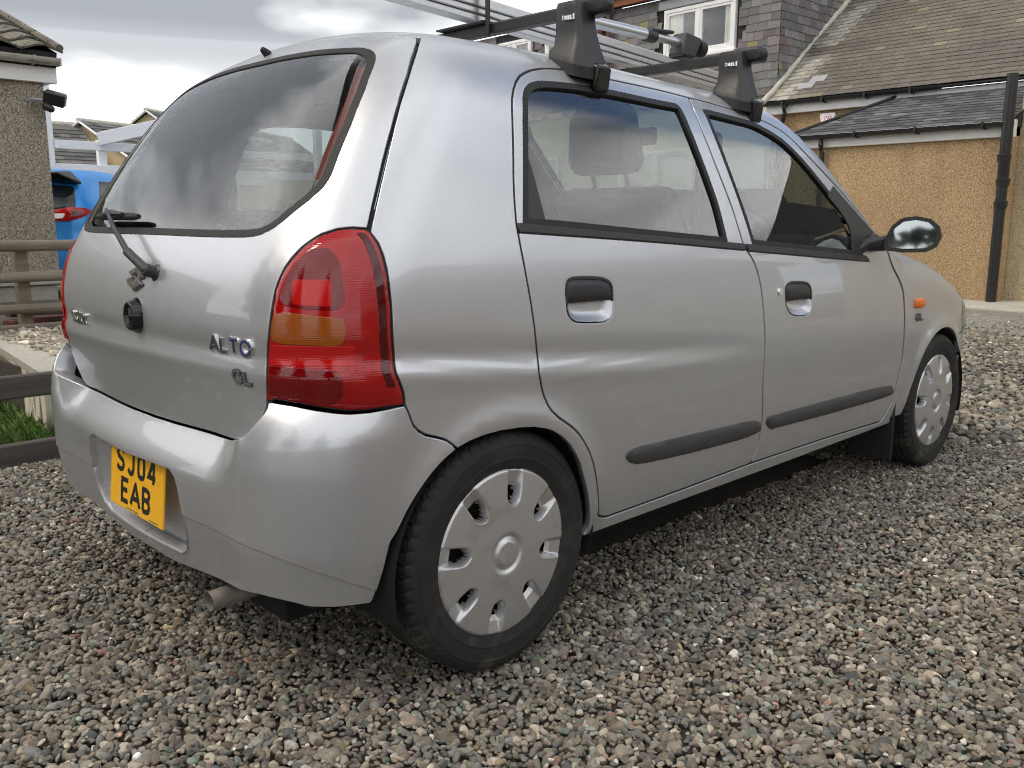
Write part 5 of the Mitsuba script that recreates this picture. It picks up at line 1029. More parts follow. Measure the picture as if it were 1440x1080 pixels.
# plate, with raised lettering
pl = rbox(-.150, .150, 0, .006, 0, .178, .0029, 6)
PX, PZ, PT = -.499, .288, .10
def on_plate(m): 
    return place(m, (PX, 0, PZ), (0, -1, 0), z=(np.sin(PT), 0, np.cos(PT)))
NP = add('number_plate', on_plate(pl), 'plate_yellow', CAR, smooth=30, label='yellow two line number plate reading SJ04 EAB')
mat('plate_black', (0.012, 0.012, 0.012), rough=.4)
for txt, z, w in (('SJ04', .086, .236), ('EAB', .015, .180)):
    cw = w / len(txt)
    for k, ch in enumerate(txt):
        g, adv = letter_pg(ch, .062, 1.15, .185); t = extrude(g, .0006)
        t.apply_transform(np.array([[1, 0, 0, -w / 2 + cw * (k + .5) - adv / 2], [0, 0, -1, -.0001], [0, 1, 0, z], [0, 0, 0, 1.]]))
        add('letter', on_plate(t), 'plate_black', NP)
for x0, x1 in ((-.05, .02), (.08, .125)): add('small_print', on_plate(box(x0, x1, -.0004, .0, .0055, .0085)), 'badge_fill', NP)
# lamps
LO = np.vstack([L['lamp_in'], L['lamp_bot'][::-1][1:], L['lamp_out'][::-1][1:]])
DL = (-.68, -.72, .1)
lp = Polygon(flat(LO, DL)).buffer(0)
LAMP = both('tail_lamp', panel(F_shell, lp.buffer(-.0045), DL, h=.012, hb=.008, shrink=0, off=.002, lip=.018, edge=.004, disp=puff(.007, .03)), 'lens_red')
both('lamp_surround', panel(F_shell, lp.buffer(-.001).difference(lp.buffer(-.010)), DL, hb=.008, shrink=0, off=-.002, lip=.01), 'black_gloss', LAMP)
am, rd, fg = (Polygon(flat(L[k], DL)).buffer(0) for k in ('amber', 'lampred', 'lampfog'))
lpi = lp.buffer(-.012)
wrap = lpi.intersection(Polygon(flat(np.vstack([L['lamp_out'] + (.05, 0, 0), (L['lamp_out'] + (-.034, 0, 0))[::-1]]), DL)).buffer(0)).difference(Polygon(flat([(-.5, -.5, .58), (-.2, -.7, .58), (-.2, -.7, .655), (-.5, -.5, .655)], DL)).buffer(0))
for nm, g, mt, h in (('amber_lens', am, 'lens_amber', .0095), ('stop_lens', rd, 'lens_deep', .0095), ('fog_lens', fg.intersection(lpi), 'lens_deep', .0092), ('wrap_lens', wrap, 'lens_dark', .0092)):
    both(nm, panel(F_shell, g, DL, h=.01, hb=.006, shrink=0, off=h, lip=.004, edge=.0012), mt, LAMP)
cen = rd.centroid
br = affinity.translate(affinity.scale(shapely.box(cen.x - .026, cen.y - .018, cen.x + .026, cen.y + .018).buffer(.008), 1, 1), -.004, -.022).intersection(rd.buffer(-.006))
both('reflector', panel(F_shell, br, DL, h=.01, hb=.006, shrink=0, off=.0101, lip=.002, edge=.0006), 'lens_bright', LAMP)
st = Polygon(flat([(-.44, -.53, .735), (-.33, -.66, .735), (-.33, -.66, .697), (-.44, -.53, .697)], DL)).buffer(0).intersection(lpi)
both('reflex_lens', panel(F_shell, st, DL, h=.01, hb=.006, shrink=0, off=.0094, lip=.002, edge=.0006), 'lens_bright', LAMP)

# badges, lock, wiper on the tailgate
def tail_frame(y, z):
    p = cast(F_shell, [(-3., y, z)], (1, 0, 0), .5, 4)[0]
    return p, grad(F_shell, p[None])[0]
def on_tail(m, y, z, lift=.0):
    p, nn = tail_frame(y, z)
    x = np.array([0, -1, 0.]); x = x - nn * (x @ nn)
    return place(m, p + nn * lift, x, z=nn)
def badge(name, txt, y, z, h, wide, stroke, gap, slant, mats, base='chrome', inset=.30, th=.003):
    x = 0
    for ch, mt in zip(txt, mats):
        g, adv = letter_pg(ch, h, wide, stroke, slant); yc = y - x - adv / 2
        g = affinity.translate(g, -adv / 2 - slant * h / 2, -h / 2)
        k = add(name, on_tail(extrude(g, th + .002), yc, z + h / 2, -.0012), base, TG)
        if mt:
            gi_ = g.buffer(-stroke * h * inset)
            if not gi_.is_empty: add('face', on_tail(extrude(gi_, .0012), yc, z + h / 2, th + .0006), mt, k)
        x += adv + gap * h
badge('model_badge', 'ALTO', -.350, .704, .038, 1.28, .27, -.03, .16, ['badge_grey', 'badge_grey', 'badge_blue', 'badge_blue'], inset=.27)
badge('trim_badge', 'GL', -.430, .650, .032, 1.4, .26, .06, 0, ['badge_fill', 'badge_fill'], base='badge_grey', inset=.26, th=.0012)
badge('maker_badge', 'SUZUKI', .425, .700, .030, 1.0, .22, .08, 0, [None] * 6, th=.006)
S = [(-.5, .28), (.0, .62), (.5, .28), (.5, .10), (.28, .02), (.28, .12), (0, .32), (-.22, .17), (.5, -.28), (0, -.62), (-.5, -.28), (-.5, -.10), (-.28, -.02), (-.28, -.12), (0, -.32), (.22, -.17)]
S = Polygon(np.array(S) * (.076, .042)).buffer(0)
em = extrude(S.buffer(-.0006), .006)
EM = add('emblem', on_tail(em, -.022, .832, .001), 'chrome', TG)
add('emblem_backing', on_tail(extrude(S.buffer(.0030), .003), -.022, .832, .0002), 'badge_grey', EM)  # grey rim stands in for dark reflections around the chrome edge
# tailgate release: a round black boss with a cupped face
p0, n0 = tail_frame(-.030, .752)
boss = lathe([(.036, -.004), (.0345, .006), (.0315, .020), (.0295, .030), (.0275, .0345), (.025, .036), (.0225, .0345), (.0205, .028), (.0185, .016), (0, .012)], 72)
boss.vertices[:, 2] *= 1.10; boss.vertices[:, 0] *= .95; boss.vertices[:, 1] *= .55
add('release_handle', place(boss, p0, (0, -1, 0), y=n0), 'black_gloss', TG, smooth=40)
tab = rbox(-.015, .015, .006, .012, -.020, .004, .004)
add('release_tab', place(tab, p0, (0, -1, 0), y=n0), 'grey_plastic', TG, smooth=30)
# wiper: pivot, arm, blade
pv, nv = tail_frame(-.108, .849)
WP = add('wiper', place(lathe([(0, .028), (.011, .028), (.014, .025), (.014, .004), (.019, .0), (.019, -.004)], 28), pv, (0, -1, 0), y=nv), 'black_plastic', TG, smooth=40)
e1, m1 = tail_frame(.205, .962)
a0, a1, a2 = pv + nv * .021, pv + nv * .024 + np.array([.0, .085, .034]), e1 + m1 * .040
add('wiper_arm', hull([(a0, .0105), (a1, .0105)], 10), 'black_plastic', WP, smooth=30)
add('wiper_arm', tube([a1, (a1 + a2) / 2 + m1 * .006, a2], [.0068, .0062, .0045], 10), 'black_plastic', WP, smooth=30)
bl = np.array([tail_frame(y, .958)[0] + tail_frame(y, .958)[1] * .018 for y in np.linspace(.33, .05, 9)])
add('wiper_blade', tube(bl, [.006] + [.009] * 7 + [.006], 8), 'rubber', WP, smooth=30)
add('wiper_blade', tube(bl[2:7] + m1 * .012, [.004, .007, .011, .007, .004], 8), 'black_plastic', WP, smooth=30)
q, nn = tail_frame(.012, 1.353)
q = on(F_shell, [(q[0], .012, 1.5)], (-.8, 0, .6))[0] if np.isnan(q).any() else q
add('washer_nozzle', hull([(q + nn * .002, .011), (q + nn * .010 + np.array([-.006, 0, 0]), .008)], 12), 'rubber', TG, smooth=True)
# exhaust
add('exhaust_pipe', cc([tube([(-.10, -.33, .20), (-.30, -.33, .185), (-.485, -.33, .176)], .022, 24, cap=False), tube([(-.485, -.33, .176), (-.30, -.33, .185)], .0198, 24, cap=False)]), 'pipe_rust', CAR, smooth=40)
add('exhaust_box', rbox(-.14, .12, -.50, .10, .13, .26, .05, 12), 'pipe_rust', CAR, smooth=30)

# door mirrors
def mirror(s):
    c = np.array([1.70, -.838, .918])
    n = np.array([-.965, -.16, .03]); n /= np.linalg.norm(n)
    a = np.array([0, -1.0, 0]); a = a - n * (a @ n); a /= np.linalg.norm(a); b = np.cross(n, a); b = b if b[2] > 0 else -b
    o = np.array([(-.078, -.046), (-.072, -.012), (-.058, .022), (-.030, .046), (.010, .052), (.050, .044), (.076, .022), (.083, -.006), (.072, -.034), (.046, -.048), (-.02, -.052)])
    o = np.array(Polygon(o).buffer(.012, quad_segs=6).buffer(-.024, quad_segs=6).buffer(.012, quad_segs=6).segmentize(.012).exterior.coords)[:-1]
    at = lambda q, k, d: c + a * q[0] * k + b * q[1] * k + n * d
    sh = hull([(at(q, .97, -.006), .0075) for q in o] + [(at(q, .86, -.04), .012) for q in o] + [(at(q, .45, -.070), .02) for q in o], 10)
    pg = Polygon(o).buffer(.0075 - .001).buffer(.012).buffer(-.012); fc = pg.buffer(-.0125)
    G = np.eye(4); G[:3, 0], G[:3, 1], G[:3, 2], G[:3, 3] = a, b, np.cross(a, b), c
    sg = 1 if np.cross(a, b) @ n > 0 else -1
    def ex(p, z0, z1):
        m = extrude(p, abs(z1 - z0)); m.apply_translation((0, 0, min(sg * z0, sg * z1))); m.apply_transform(G); return m
    rim_ = ex(pg.difference(fc), -.004, .0035); gls = ex(fc, .0002, .0018)
    arm = hull([(np.array([1.655, -.70, .882]), .020), (np.array([1.74, -.70, .875]), .016), (at((-.075, -.035), 1, -.035), .016), (at((-.078, -.015), 1, -.02), .012)], 14)
    foot = hull([(np.array([1.62, -.705, .872]), .012), (np.array([1.80, -.705, .868]), .012), (np.array([1.70, -.715, .90]), .02)], 12)
    f = np.array([1, s, 1.0]); D = DF_[0] if s > 0 else DF_[1]
    def fl(m):
        m = m.copy(); m.vertices = m.vertices * f
        if s < 0: m.faces = m.faces[:, ::-1]
        return m
    M = add('door_mirror', fl(cc([sh, rim_])), 'black_plastic', D, smooth=35)
    add('mirror_glass', fl(gls), 'mirror_silver', M)
    add('mirror_arm', fl(cc([arm, foot])), 'black_plastic', M, smooth=30)
mirror(1); mirror(-1)

# wheels
def hubcap(nr=96, nt=400):
    R = .1835
    r = np.linspace(0, 1, nr) ** .85 * R; t = np.arange(nt) * 2 * np.pi / nt
    rg, tg_ = np.meshgrid(r, t, indexing='ij')
    y = .012 - .010 * (rg / R) ** 2 - .005 * np.clip((rg - .1775) / .006, 0, 1) ** 2 + .002
    y = y - .007 * np.exp(-((rg - .0365) / .0065) ** 2) + .002 * (rg < .0285)
    y = np.where(rg < .026, .0145, y)
    hole = np.zeros_like(rg, bool)
    for k in range(8):
        a = tg_ - (k + .30) * np.pi / 4; a = (a + np.pi) % (2 * np.pi) - np.pi
        s, w = rg, rg * np.sin(a)
        s = np.where(np.cos(a) > 0, rg * np.cos(a), 0)
        half = .0205 + .06 * np.clip(s - .125, 0, .05)
        inner_ = np.sqrt(np.maximum(1 - np.clip((.126 - s) / .022, 0, 1) ** 2, 0)) * (s > .104)
        d = half * inner_ - np.abs(w)
        wall = np.clip(d / .0085, 0, 1)
        depth = np.interp(s, [.104, .120, .137, .152, .182], [.028, .028, .028, .013, .003])
        y = y - depth * wall * wall * (3 - 2 * wall) * (np.cos(a) > .5)
        hole |= (wall > .93) & (s < .141) & (np.cos(a) > .5)
    v = np.stack([rg * np.cos(tg_), -y, rg * np.sin(tg_)], -1).reshape(-1, 3)
    i, j = np.meshgrid(np.arange(nr - 1), np.arange(nt), indexing='ij'); k = (j + 1) % nt
    q = np.stack([i * nt + j, (i + 1) * nt + j, (i + 1) * nt + k, i * nt + k], -1).reshape(-1, 4)
    okq = ~hole.reshape(-1)[q].any(1); q = q[okq]
    m = trimesh.Trimesh(v, np.vstack([q[:, [0, 1, 2]], q[:, [0, 2, 3]]]), process=False)
    m.remove_unreferenced_vertices()
    return m
def tyre():
    W, R = .0775, .2655
    prof = [(.176, .062), (.180, .067), (.190, .071), (.204, .0752), (.2055, .0764), (.2075, .0764), (.209, .0758), (.222, .0775), (.2335, .0770), (.2345, .0782), (.2365, .0780), (.2375, .0764), (.248, .0735), (.2555, .069), (.2600, .0635)]
    tread = []
    for yy in np.linspace(.060, -.060, 61):
        g = any(abs(yy - q) < .0032 for q in (.033, .011, -.011, -.033))
        tread.append((R - .0035 * (yy / .06) ** 2 - (.0065 if g else 0), yy))
    prof = prof + tread + [(r, -y) for r, y in prof[::-1]] + [(.176, -.062)]
    prof = np.array(prof)
    seg = 240
    m = lathe(np.stack([prof[:, 0], -prof[:, 1]], 1), seg)
    v = m.vertices; rad = np.hypot(v[:, 0], v[:, 2]); ang = np.arctan2(v[:, 2], v[:, 0])
    # sipes: cuts across the shoulder blocks
    ph = (ang * 60 / (2 * np.pi) + np.abs(v[:, 1]) * 9) % 1
    sh = (np.abs(v[:, 1]) > .030) & (rad > .250)
    dr_ = np.where(sh & (ph < .26), -.0045, 0)
    sd = (rad < .236) & (rad > .226) & (np.abs(v[:, 1]) > .07)
    k = (rad + dr_) / rad
    m.vertices = np.stack([v[:, 0] * k, v[:, 1], v[:, 2] * k], 1)
    return m
cap_m, cap_lo, tyre_m = hubcap(72, 320), hubcap(44, 128), tyre()
disc_m = lathe([(.0, .01), (.10, .012), (.15, .018), (.170, .012), (.1765, -.012), (.1775, -.020), (.172, -.024)], 64)
well_m = lathe([(.168, .05), (.168, .14), (.0, .14)], 48)
def wheel(x, s, turn):
    f = np.array([1, s, 1.0])
    def go(m):
        m = m.copy(); v = m.vertices * f
        c, q = math.cos(turn), math.sin(turn)
        m.vertices = np.stack([v[:, 0] * c, v[:, 1], v[:, 2]], 1) if not turn else np.stack([v[:, 0] * c - v[:, 1] * q, v[:, 0] * q + v[:, 1] * c, v[:, 2]], 1)
        m.vertices += np.array([x, -.7125 * s, .2625])
        if s < 0: m.faces = m.faces[:, ::-1]
        return m
    t = tyre_m.copy(); t.apply_translation((0, .068, 0))
    dz = np.array(t.vertices); low = dz[:, 2] < -.225; dz[low, 1] += np.sign(dz[low, 1] - .068) * (-.225 - dz[low, 2]) * .10
    t.vertices = dz
    rot = trimesh.transformations.rotation_matrix(x * 1.7 + s * .4 - 1.7 + (.15 if x < 1 else 0), (0, 1, 0))
    cp = (cap_m if s > 0 else cap_lo).copy(); cp.apply_transform(rot)
    wd = disc_m.copy(); wd.apply_translation((0, .034, 0))
    W_ = add('wheel', go(wd), 'rim_rust', CAR, smooth=40)
    add('wheel_well', go(well_m), 'dark', W_)
    add('tyre', go(t), 'tyre_rubber', W_, smooth=28)
    add('hubcap', go(cp), 'hubcap_silver', W_, smooth=50)
for x in (0, 2.36):
    for s in (1, -1): wheel(x, s, 0)
# wheel arch tubs, floor, mud flaps
def tub(x, s):
    th = np.radians(np.linspace(-15, 195, 30)); r = .292
    a = np.stack([x + r * np.cos(th), th * 0 - .715, .255 + r * np.sin(th)], 1); b = a * [1, 0, 1] + [0, -.42, 0]
    v = np.vstack([a, b]) * [1, s, 1]; n = len(a); i = np.arange(n - 1)
    return trimesh.Trimesh(v, np.vstack([np.stack([i, i + 1, n + i + 1], 1), np.stack([i, n + i + 1, n + i], 1)]), process=False)
for x in (0.0, 2.36):
    for s in (1, -1): add('wheel_arch_liner', tub(x, s), 'dark', CAR, smooth=True)
def lipstrip(pts, s, r=.004):
    q = on(F_shell, pts, DS); return tube((q + (0, .006, 0)) * [1, s, 1], r, 8)
add('floor_pan', cc([box(-.38, 2.8, -.46, .46, .14, .22), box(.36, 2.0, -.28, .56, .14, .224), box(.34, 2.0, -.66, .66, .20, .224), box(-.40, -.30, -.60, .60, .22, .50), box(-.44, -.42, -.3, .3, .22, .50), box(2.0, 2.05, -.60, .60, .2, .8)]), 'dark', CAR)
for s in (1, -1):
    fl = rbox(1.985, 1.997, -.715, -.545, .085, .34, .005)
    fl.vertices = fl.vertices * [1, s, 1]
    if s < 0: fl.faces = fl.faces[:, ::-1]
    add('mud_flap', fl, 'rubber', CAR, smooth=30)

# cabin
def seat(x, y, w, name='front_seat'):
    S_ = add(name, cc([rbox(x - .02, x + .46, y - w / 2, y + w / 2, .42, .58, .05, 12)]), 'seat_cloth', CAR, smooth=30)
    b = hull([((x - .03, y - w / 2 + .06, .52), .06), ((x - .03, y + w / 2 - .06, .52), .06), ((x - .20, y - w / 2 + .07, 1.00), .055), ((x - .20, y + w / 2 - .07, 1.00), .055)], 14)
    add('backrest', b, 'seat_cloth', S_, smooth=30)
    h = hull([((x - .25, y - .085, 1.13), .042), ((x - .25, y + .085, 1.13), .042), ((x - .265, y - .075, 1.24), .038), ((x - .265, y + .075, 1.24), .038)], 14)
    add('headrest', h, 'seat_cloth', S_, smooth=30)
    add('headrest_posts', cc([tube([(x - .20, y + q, 1.0), (x - .245, y + q, 1.12)], .006, 8) for q in (-.06, .06)]), 'steel_dull', S_, smooth=True)
seat(1.02, -.33, .47); seat(1.02, .33, .47)
RS = add('rear_seat', rbox(.20, .62, -.55, .55, .42, .60, .06, 12), 'seat_cloth', CAR, smooth=30)
add('backrest', hull([((.16, -.48, .55), .06), ((.16, .48, .55), .06), ((.02, -.47, .93), .055), ((.02, .47, .93), .055)], 14), 'seat_cloth', RS, smooth=30)
add('parcel_shelf', rbox(-.30, .0, -.50, .50, .885, .905, .008), 'trim_dark', CAR, smooth=30)
DA = add('dashboard', cc([hull([((1.52, -.60, .80), .06), ((1.52, .60, .80), .06), ((1.78, -.58, .88), .03), ((1.78, .58, .88), .03), ((1.60, -.60, .55), .05), ((1.60, .60, .55), .05)], 14), hull([((1.46, -.50, .87), .035), ((1.46, -.20, .87), .035), ((1.66, -.48, .87), .04), ((1.66, -.2, .87), .04)], 12)]), 'trim_dark', CAR, smooth=30)
sw = trimesh.creation.torus(.175, .0165, major_sections=40, minor_sections=12)
SW = add('steering_wheel', place(sw, (1.36, -.34, .83), (0, 1, 0), z=(-.86, 0, .5)), 'black_plastic', CAR, smooth=True)
add('wheel_boss', hull([((1.385, -.38, .82), .035), ((1.385, -.30, .82), .035), ((1.47, -.34, .78), .04)], 12), 'black_plastic', SW, smooth=30)
add('wheel_spokes', cc([tube([(1.385, -.34, .82), (1.36, -.34 + q, .84)], .016, 8) for q in (-.165, .165)]), 'black_plastic', SW, smooth=30)
im = rbox(-.015, .015, -.11, .11, -.03, .03, .014, 10); im.apply_translation((1.30, 0, 1.245))
add('interior_mirror', im, 'black_plastic', CAR, smooth=30)
# folded belt guides hang on the pillars
for s in (1, -1): add('belt_pillar', cc([rbox(.84, .93, s * .60 - .02, s * .60 + .02, .9, 1.2, .015)]), 'trim_dark', CAR, smooth=30)
# red strip with dark blade shapes low on the right of the rear window
mat('strip_red', (0.42, 0.05, 0.035), rough=.5)
mat('strip_dark', (0.015, 0.02, 0.018), rough=.5)
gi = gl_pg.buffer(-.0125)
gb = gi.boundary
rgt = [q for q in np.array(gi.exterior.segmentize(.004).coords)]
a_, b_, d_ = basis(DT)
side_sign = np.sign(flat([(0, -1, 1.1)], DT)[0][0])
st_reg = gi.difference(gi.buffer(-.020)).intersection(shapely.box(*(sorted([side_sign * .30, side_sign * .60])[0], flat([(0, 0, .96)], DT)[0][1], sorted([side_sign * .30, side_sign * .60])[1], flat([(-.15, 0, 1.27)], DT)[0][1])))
rs_ = np.random.RandomState(4)
STRIP = put('window_sticker', panel(F_shell, st_reg, DT, hb=.006, h=.01, shrink=0, off=-.0028, lip=0), 'strip_red', TG, label='red sticker strip with black grass blades in the rear window')
blades = []
y_b = flat([(-.42, 0, .945)], DT)[0][1]
for k in range(46):
    u = rs_.uniform(.30, .50); x = side_sign * u
    base = [q for q in rgt if abs(q[0] - x) < .004 and q[1] < gi.centroid.y]
    if not base: continue
    yb = min(q[1] for q in base); hgt = rs_.uniform(.02, .055) * (1 if u < .42 else .8); lean = rs_.normal(0, .012)
    blades.append(Polygon([(x - .004, yb), (x + .004, yb), (x + lean, yb + hgt)]))
bl_pg = shapely.union_all(blades).intersection(gi)
put('grass_print', panel(F_shell, bl_pg, DT, hb=.004, h=.01, shrink=0, off=-.0024, lip=0), 'strip_dark', STRIP)
# ---------------------------------------------------------------- roof bars and what lies on them
mat('alu', (0.68, 0.685, 0.69), .32, metallic=.85)
mat('white_print', (0.85, 0.85, 0.85), .5)
mat('bar_black', (0.020, 0.020, 0.022), .45)
def roof_bar(x, z, label):
    K = thing('roof_bar', label, 'roof bar', 'roof bars on the silver hatchback' if False else None)
    add('bar', cbox(x - .016, x + .016, -.56, .56, z - .014, z + .014, .004), 'bar_black', K)
    for s in (-1, 1):
        add('end_cap', hull([((x + a, s * y, z + b), r) for a, b in ((-.014, -.008), (.014, -.008), (-.014, .010), (.014, .010)) for y, r in ((.53, .014), (.60, .0125))] + [((x, s * .61, z), .012)], 12), 'black_plastic', K, smooth=40)
        zb = float(on(F_shell, [(x, -.53, 1.3)], DR)[0][2])
        lv = [(zb + .0, .062, .054), (zb + .020, .058, .051), (zb + .045, .043, .045), (zb + .075, .037, .041), (z - .005, .036, .037), (z + .010, .032, .033)]
        rings = []
        for zz_, a, b in lv:
            q = np.array(Point(0, 0).buffer(1, quad_segs=6).exterior.coords)[:-1]
            q = np.sign(q) * np.abs(q) ** .42
            yo = .545 + (zb - zz_) * .10 if True else .54
            rings.append(np.c_[x - .028 + q[:, 0] * a, s * (yo + q[:, 1] * b), np.full(len(q), zz_) - (.30 * (q[:, 1] * b) if zz_ < zb + .03 else 0)])
        n = len(rings[0]); V = np.vstack(rings + [rings[-1].mean(0)]); i = np.arange(n); j = (i + 1) % n; Fc = []
        for k in range(len(rings) - 1): Fc += [np.stack([k * n + i, k * n + j, (k + 1) * n + j], 1), np.stack([k * n + i, (k + 1) * n + j, (k + 1) * n + i], 1)]
        Fc.append(np.stack([(len(rings) - 1) * n + i, (len(rings) - 1) * n + j, 0 * i + len(V) - 1], 1)); Fc = np.vstack(Fc)
        ft = add('foot', trimesh.Trimesh(V, Fc if s > 0 else Fc[:, ::-1], process=False), 'black_plastic', K, smooth=35)
        add('rubber_pad', trimesh.Trimesh(np.vstack([rings[0] + (0, 0, .004), rings[0] + (0, 0, -.022)]), np.vstack([np.stack([i, j, n + j], 1), np.stack([i, n + j, n + i], 1)]), process=False), 'rubber', ft, smooth=40)
        yg = .567
        c = [((x - .024, s * (yg + .036), zb - .012), .008), ((x + .012, s * (yg + .036), zb - .012), .008), ((x - .026, s * (yg + .030), zb - .058), .006), ((x + .014, s * (yg + .030), zb - .058), .006), ((x - .024, s * yg, zb + .005), .01), ((x + .012, s * yg, zb + .005), .01)]
        add('clamp', hull(c, 8), 'black_gloss', ft, smooth=30)
        t = extrude(word_pg('THULE', .0115, .60, .24, .20), .0012); t.apply_translation((-t.extents[0] / 2, 0, 0))
        add('lettering', place(t, (x - .028 - .0412, s * .548, z - .034), (0, -1, 0), y=(0, 0, 1)), 'white_print', ft)
    return K
RB1 = roof_bar(.432, 1.452, 'black roof bar nearer the tailgate, over the rear side window')
RB2 = roof_bar(1.125, 1.428, 'black roof bar nearer the windscreen, over the front side window')
PK = thing('aluminium_plank', 'long grooved aluminium plank lying lengthways across both roof bars', 'plank')
ang = math.radians(6.5)
def on_plank(m):
    m = m.copy(); R_ = trimesh.transformations.euler_matrix(0, math.radians(.9), ang); m.apply_transform(R_); m.apply_translation((.42, -.205, 1.489)); return m
add('board', on_plank(cc([cbox(-1.1, 1.35, .004, .045, -.020, .040, .003), cbox(-1.1, 1.35, 0, .010, .016, .041, .003), cbox(-1.1, 1.35, 0, .010, -.002, .0135, .003), cbox(-1.1, 1.35, 0, .010, -.0215, -.0045, .003)])), 'alu', PK)
add('seam_strip', on_plank(cc([box(-1.1, 1.35, .0025, .005, .0132, .0165), box(-1.1, 1.35, .0025, .005, -.0048, -.0018)])), 'rubber', PK)
STI = add('sticker', on_plank(box(.335, .462, -.0012, .001, .0195, .0375)), 'pipe_black', PK)
t = meshkit.text_mesh('OUR', .0105, .0008, bold=True); t.apply_transform(np.array([[1, 0, 0, .385], [0, 0, -1, -.0013], [0, 1, 0, .0232], [0, 0, 0, 1.0]])); add('lettering', on_plank(t), 'white_print', STI)
mat('print_blue', (0.06, 0.16, 0.40), .5); mat('print_yellow', (0.75, 0.50, 0.03), .5)
for x0, mm in ((.420, 'print_blue'), (.437, 'print_yellow')):
    q = extrude(Polygon([(x0, .0225), (x0 + .013, .0225), (x0 + .018, .035), (x0 + .005, .035)]), .0006); q.apply_transform(np.array([[1, 0, 0, 0], [0, 0, -1, -.0013], [0, 1, 0, 0], [0, 0, 0, 1.0]])); add('stripe', on_plank(q), mm, STI)
SB = thing('strap_bracket', 'black strap bracket holding the plank down on the rear roof bar', 'bracket')
add('plate', cbox(.395, .475, -.22, -.03, 1.4665, 1.4715, .002), 'bar_black', SB)
add('hook', cc([cbox(.402, .414, -.232, -.220, 1.43, 1.545, .003), cbox(.402, .414, -.232, -.14, 1.538, 1.547, .003)]), 'bar_black', SB)
PO = thing('telescopic_pole', 'silver tube with black catch and black end clamp beside the plank', 'pole')
add('tube', tube([(.66, -.315, 1.499), (.985, -.315, 1.499)], .0158, 20), 'alu', PO, smooth=40)
add('inner_tube', tube([(.98, -.315, 1.499), (1.24, -.315, 1.497)], .0122, 20), 'alu', PO, smooth=40)
add('catch', cc([tube([(.955, -.315, 1.497), (1.0, -.315, 1.498)], .0180, 20), hull([((.985, -.322, 1.514), .006), ((1.075, -.328, 1.519), .005), ((.985, -.308, 1.514), .006), ((1.075, -.302, 1.519), .005)], 10)]), 'black_plastic', PO, smooth=40)
CL = add('clamp', hull([((1.135, -.335, 1.518), .008), ((1.205, -.335, 1.510), .008), ((1.135, -.295, 1.518), .008), ((1.205, -.295, 1.510), .008), ((1.12, -.335, 1.462), .010), ((1.17, -.335, 1.462), .010), ((1.12, -.295, 1.462), .010), ((1.17, -.295, 1.462), .010)], 10), 'black_plastic', PO, smooth=30)
add('end_ring', tube([(1.215, -.315, 1.494), (1.228, -.315, 1.493), (1.25, -.315, 1.492)], [.0255, .0265, .024], 24), 'rubber', CL, smooth=40)

# ---------------------------------------------------------------- blue hatchback beyond the garage
mat('paint_blue', (0.016, 0.24, 0.66), .3, metallic=.25, clearcoat=1.0, clearcoat_gloss=.97)
bs_z = fair([0, .25, .4, .6, .85, 1.0, 1.1, 1.3, 1.5, 1.7], [.74, .80, .83, .855, .855, .83, .79, .66, .50, .35], .04)
br_z = fair([0, .3, .45, .6, .75, .9, 1.0, 1.1, 1.25, 1.4, 1.6], [.03, .0, -.02, .0, .035, .045, .06, .13, .27, .42, .62], .03)
br_x = fair([-1, 0, .5, 1.0, 1.6, 2.2, 2.5], [1.0, 1.25, 1.43, 1.485, 1.485, 1.38, 1.30], .08)
def F_blue(x, y, z):
    side = np.abs(y) - bs_z(z) + .05 * np.clip(.6 - x, 0, 1) ** 2 * 2 + .14 * np.clip((x - 3.2), 0, 1) ** 2
    green = smax(side, z - br_x(x) + .10 * y * y, .12); green = smax(green, (x - (2.9 - (z - .95) * 1.9) + .2 * y * y) * .55, .06)
    low = smax(smax(side, z - .98 + .05 * np.clip(x - 2.4, 0, 2) ** 2 + .05 * y * y, .12), x - 3.92 + .4 * y * y, .3)
    return smax(smax(np.minimum(green, low), br_z(z) + .13 * y * y - x, .22), .17 - z, .06)
BC = thing('blue_hatchback', 'bright blue hatchback parked beyond the garage, tail towards the camera', 'car')
MB = trimesh.transformations.rotation_matrix(math.radians(44), (0, 0, 1)); MB[:3, :3] = MB[:3, :3] * 1.05; MB[:3, 3] = (1.84, 9.45, 0)
def toB(g): 
    v, f, n = g; return v @ MB[:3, :3].T + MB[:3, 3], f, n @ MB[:3, :3].T / 1.05
ico = trimesh.creation.icosphere(subdivisions=4); dd = np.array(ico.vertices) * [1.6, .8, .5]; dd /= np.linalg.norm(dd, axis=1, keepdims=True)
Cb = np.array([1.95, 0, .78]); Vb = cast(F_blue, Cb + dd * 4.5, -dd, 0, 4.5, 320)
put('body', toB((Vb, np.array(ico.faces), grad(F_blue, Vb))), 'paint_blue', BC)
DBL = (-1, 0, .4)
def onb(pts, d): 
    a, b, d = basis(d); q = flat(pts, d); return cast(F_blue, q[:, :1] * a + q[:, 1:] * b + 6 * d, -d, 1., 9.0, 300)
mat('glass_black', (0.012, 0.015, 0.018), .06)
gw = Polygon(flat(np.array([(0, y, z) for y, z in ((-.74, 1.00), (.74, 1.00), (.70, 1.20), (.62, 1.40), (-.62, 1.40), (-.70, 1.20))]), DBL)).buffer(-.03).buffer(.03)
DBS = (-.25, -1, .1)
def bpanel(name, pts, d, mt, off=.004, parent=BC, rnd=.02, ds=None, **k):
    pg = Polygon(flat(np.array(pts, float), d)).buffer(-rnd).buffer(rnd)
    return put(name, toB(panel(F_blue, pg, d, h=.04, hb=.02, shrink=0, off=off, lip=.01, edge=.003, **k)), mt, parent)
put('rear_window', toB(panel(F_blue, gw, DBL, h=.04, hb=.02, shrink=0, off=.004, lip=.01)), 'glass_black', BC)
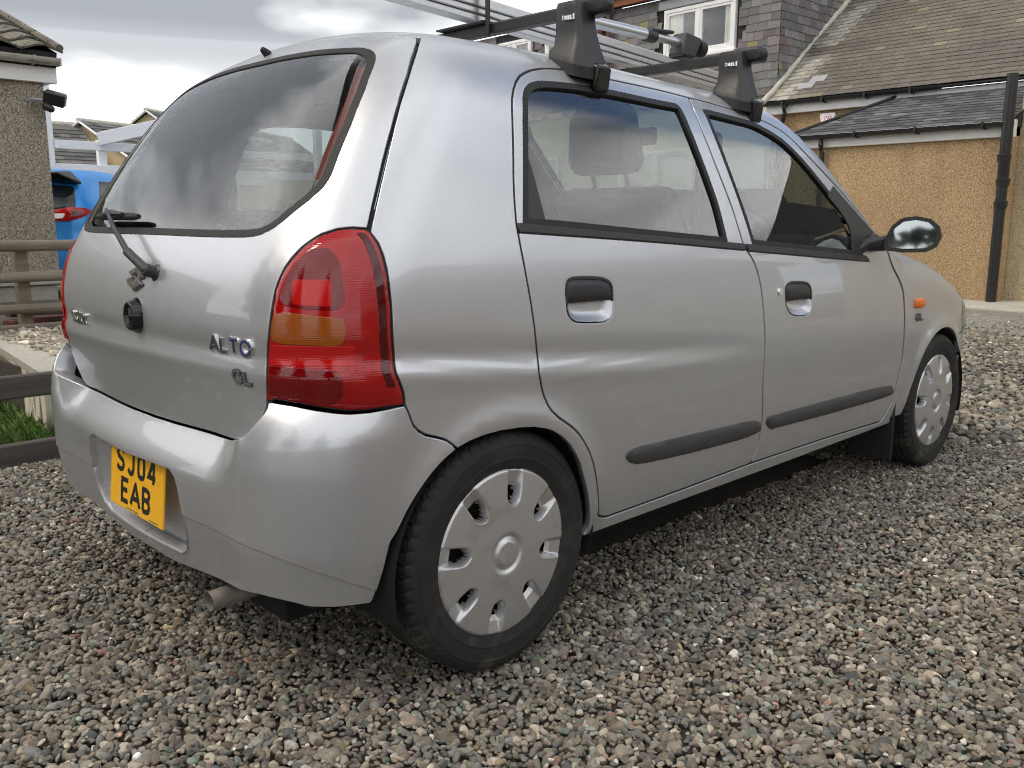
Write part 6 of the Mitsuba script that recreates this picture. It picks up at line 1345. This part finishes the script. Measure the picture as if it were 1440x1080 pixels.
SPO = hull([((.46, -.54, 1.40), .03), ((.46, .54, 1.40), .03), ((.20, -.54, 1.392), .018), ((.20, .54, 1.392), .018), ((.44, -.66, 1.30), .02), ((.44, .66, 1.30), .02), ((.30, -.64, 1.33), .014), ((.30, .64, 1.33), .014)], 12)
SPO.apply_transform(MB); add('spoiler', SPO, 'black_gloss', BC, smooth=30)
DLB = (-.75, -.7, .25)
lampb = onb([(.0, -.50, 1.0), (.0, -.50, .90), (.06, -.70, .885), (.16, -.80, .92), (.36, -.84, .985), (.24, -.80, 1.02), (.1, -.70, 1.035)], DLB)
LB = bpanel('tail_lamp', lampb, DLB, 'lens_red', .006, disp=puff(.012, .05))
lampw = onb([(.0, -.54, .975), (.0, -.54, .925), (.05, -.66, .92), (.07, -.68, .965)], DLB)
bpanel('reverse_lens', lampw, DLB, 'alarm_white', .022, LB, .01)
lampd = onb([(.10, -.735, 1.0), (.10, -.735, .93), (.18, -.80, .95), (.15, -.77, .99)], DLB); bpanel('dark_lens', lampd, DLB, 'lens_dark', .020, LB, .01)
bpanel('side_window', [(.62, -.75, 1.10), (.80, -.75, 1.04), (2.3, -.75, .98), (2.2, -.7, 1.1), (1.7, -.6, 1.32), (.95, -.6, 1.32)], (0, -1, .3), 'glass_black')
v_ = onb([(0, y, .58) for y in np.linspace(-.55, .55, 12)], (-1, 0, .1))
bpanel('bumper_insert', [(0, -.5, .42), (0, .5, .42), (0, .45, .26), (0, -.45, .26)], (-1, 0, .05), 'black_plastic')
t_ = [np.array(MB[:3, :3] @ p + MB[:3, 3]) for p in ((.42, 0, 1.455), (.30, 0, 1.50), (.02, .0, 1.72))]
t_[0][2] = t_[0][2]
add('aerial', tube([t_[0], t_[0] * .5 + t_[1] * .5, t_[2]], [.03, .012, .004], 8), 'rubber', BC, smooth=30)
for x in (.62, 3.1):
    for s in (1, -1):
        w_ = lathe([(0, -.11), (.20, -.11), (.30, -.09), (.305, .09), (.2, .11), (0, .11)], 32); w_.apply_translation((x, s * .76, .303)); w_.apply_transform(MB); add('wheel', w_, 'rubber', BC, smooth=30)
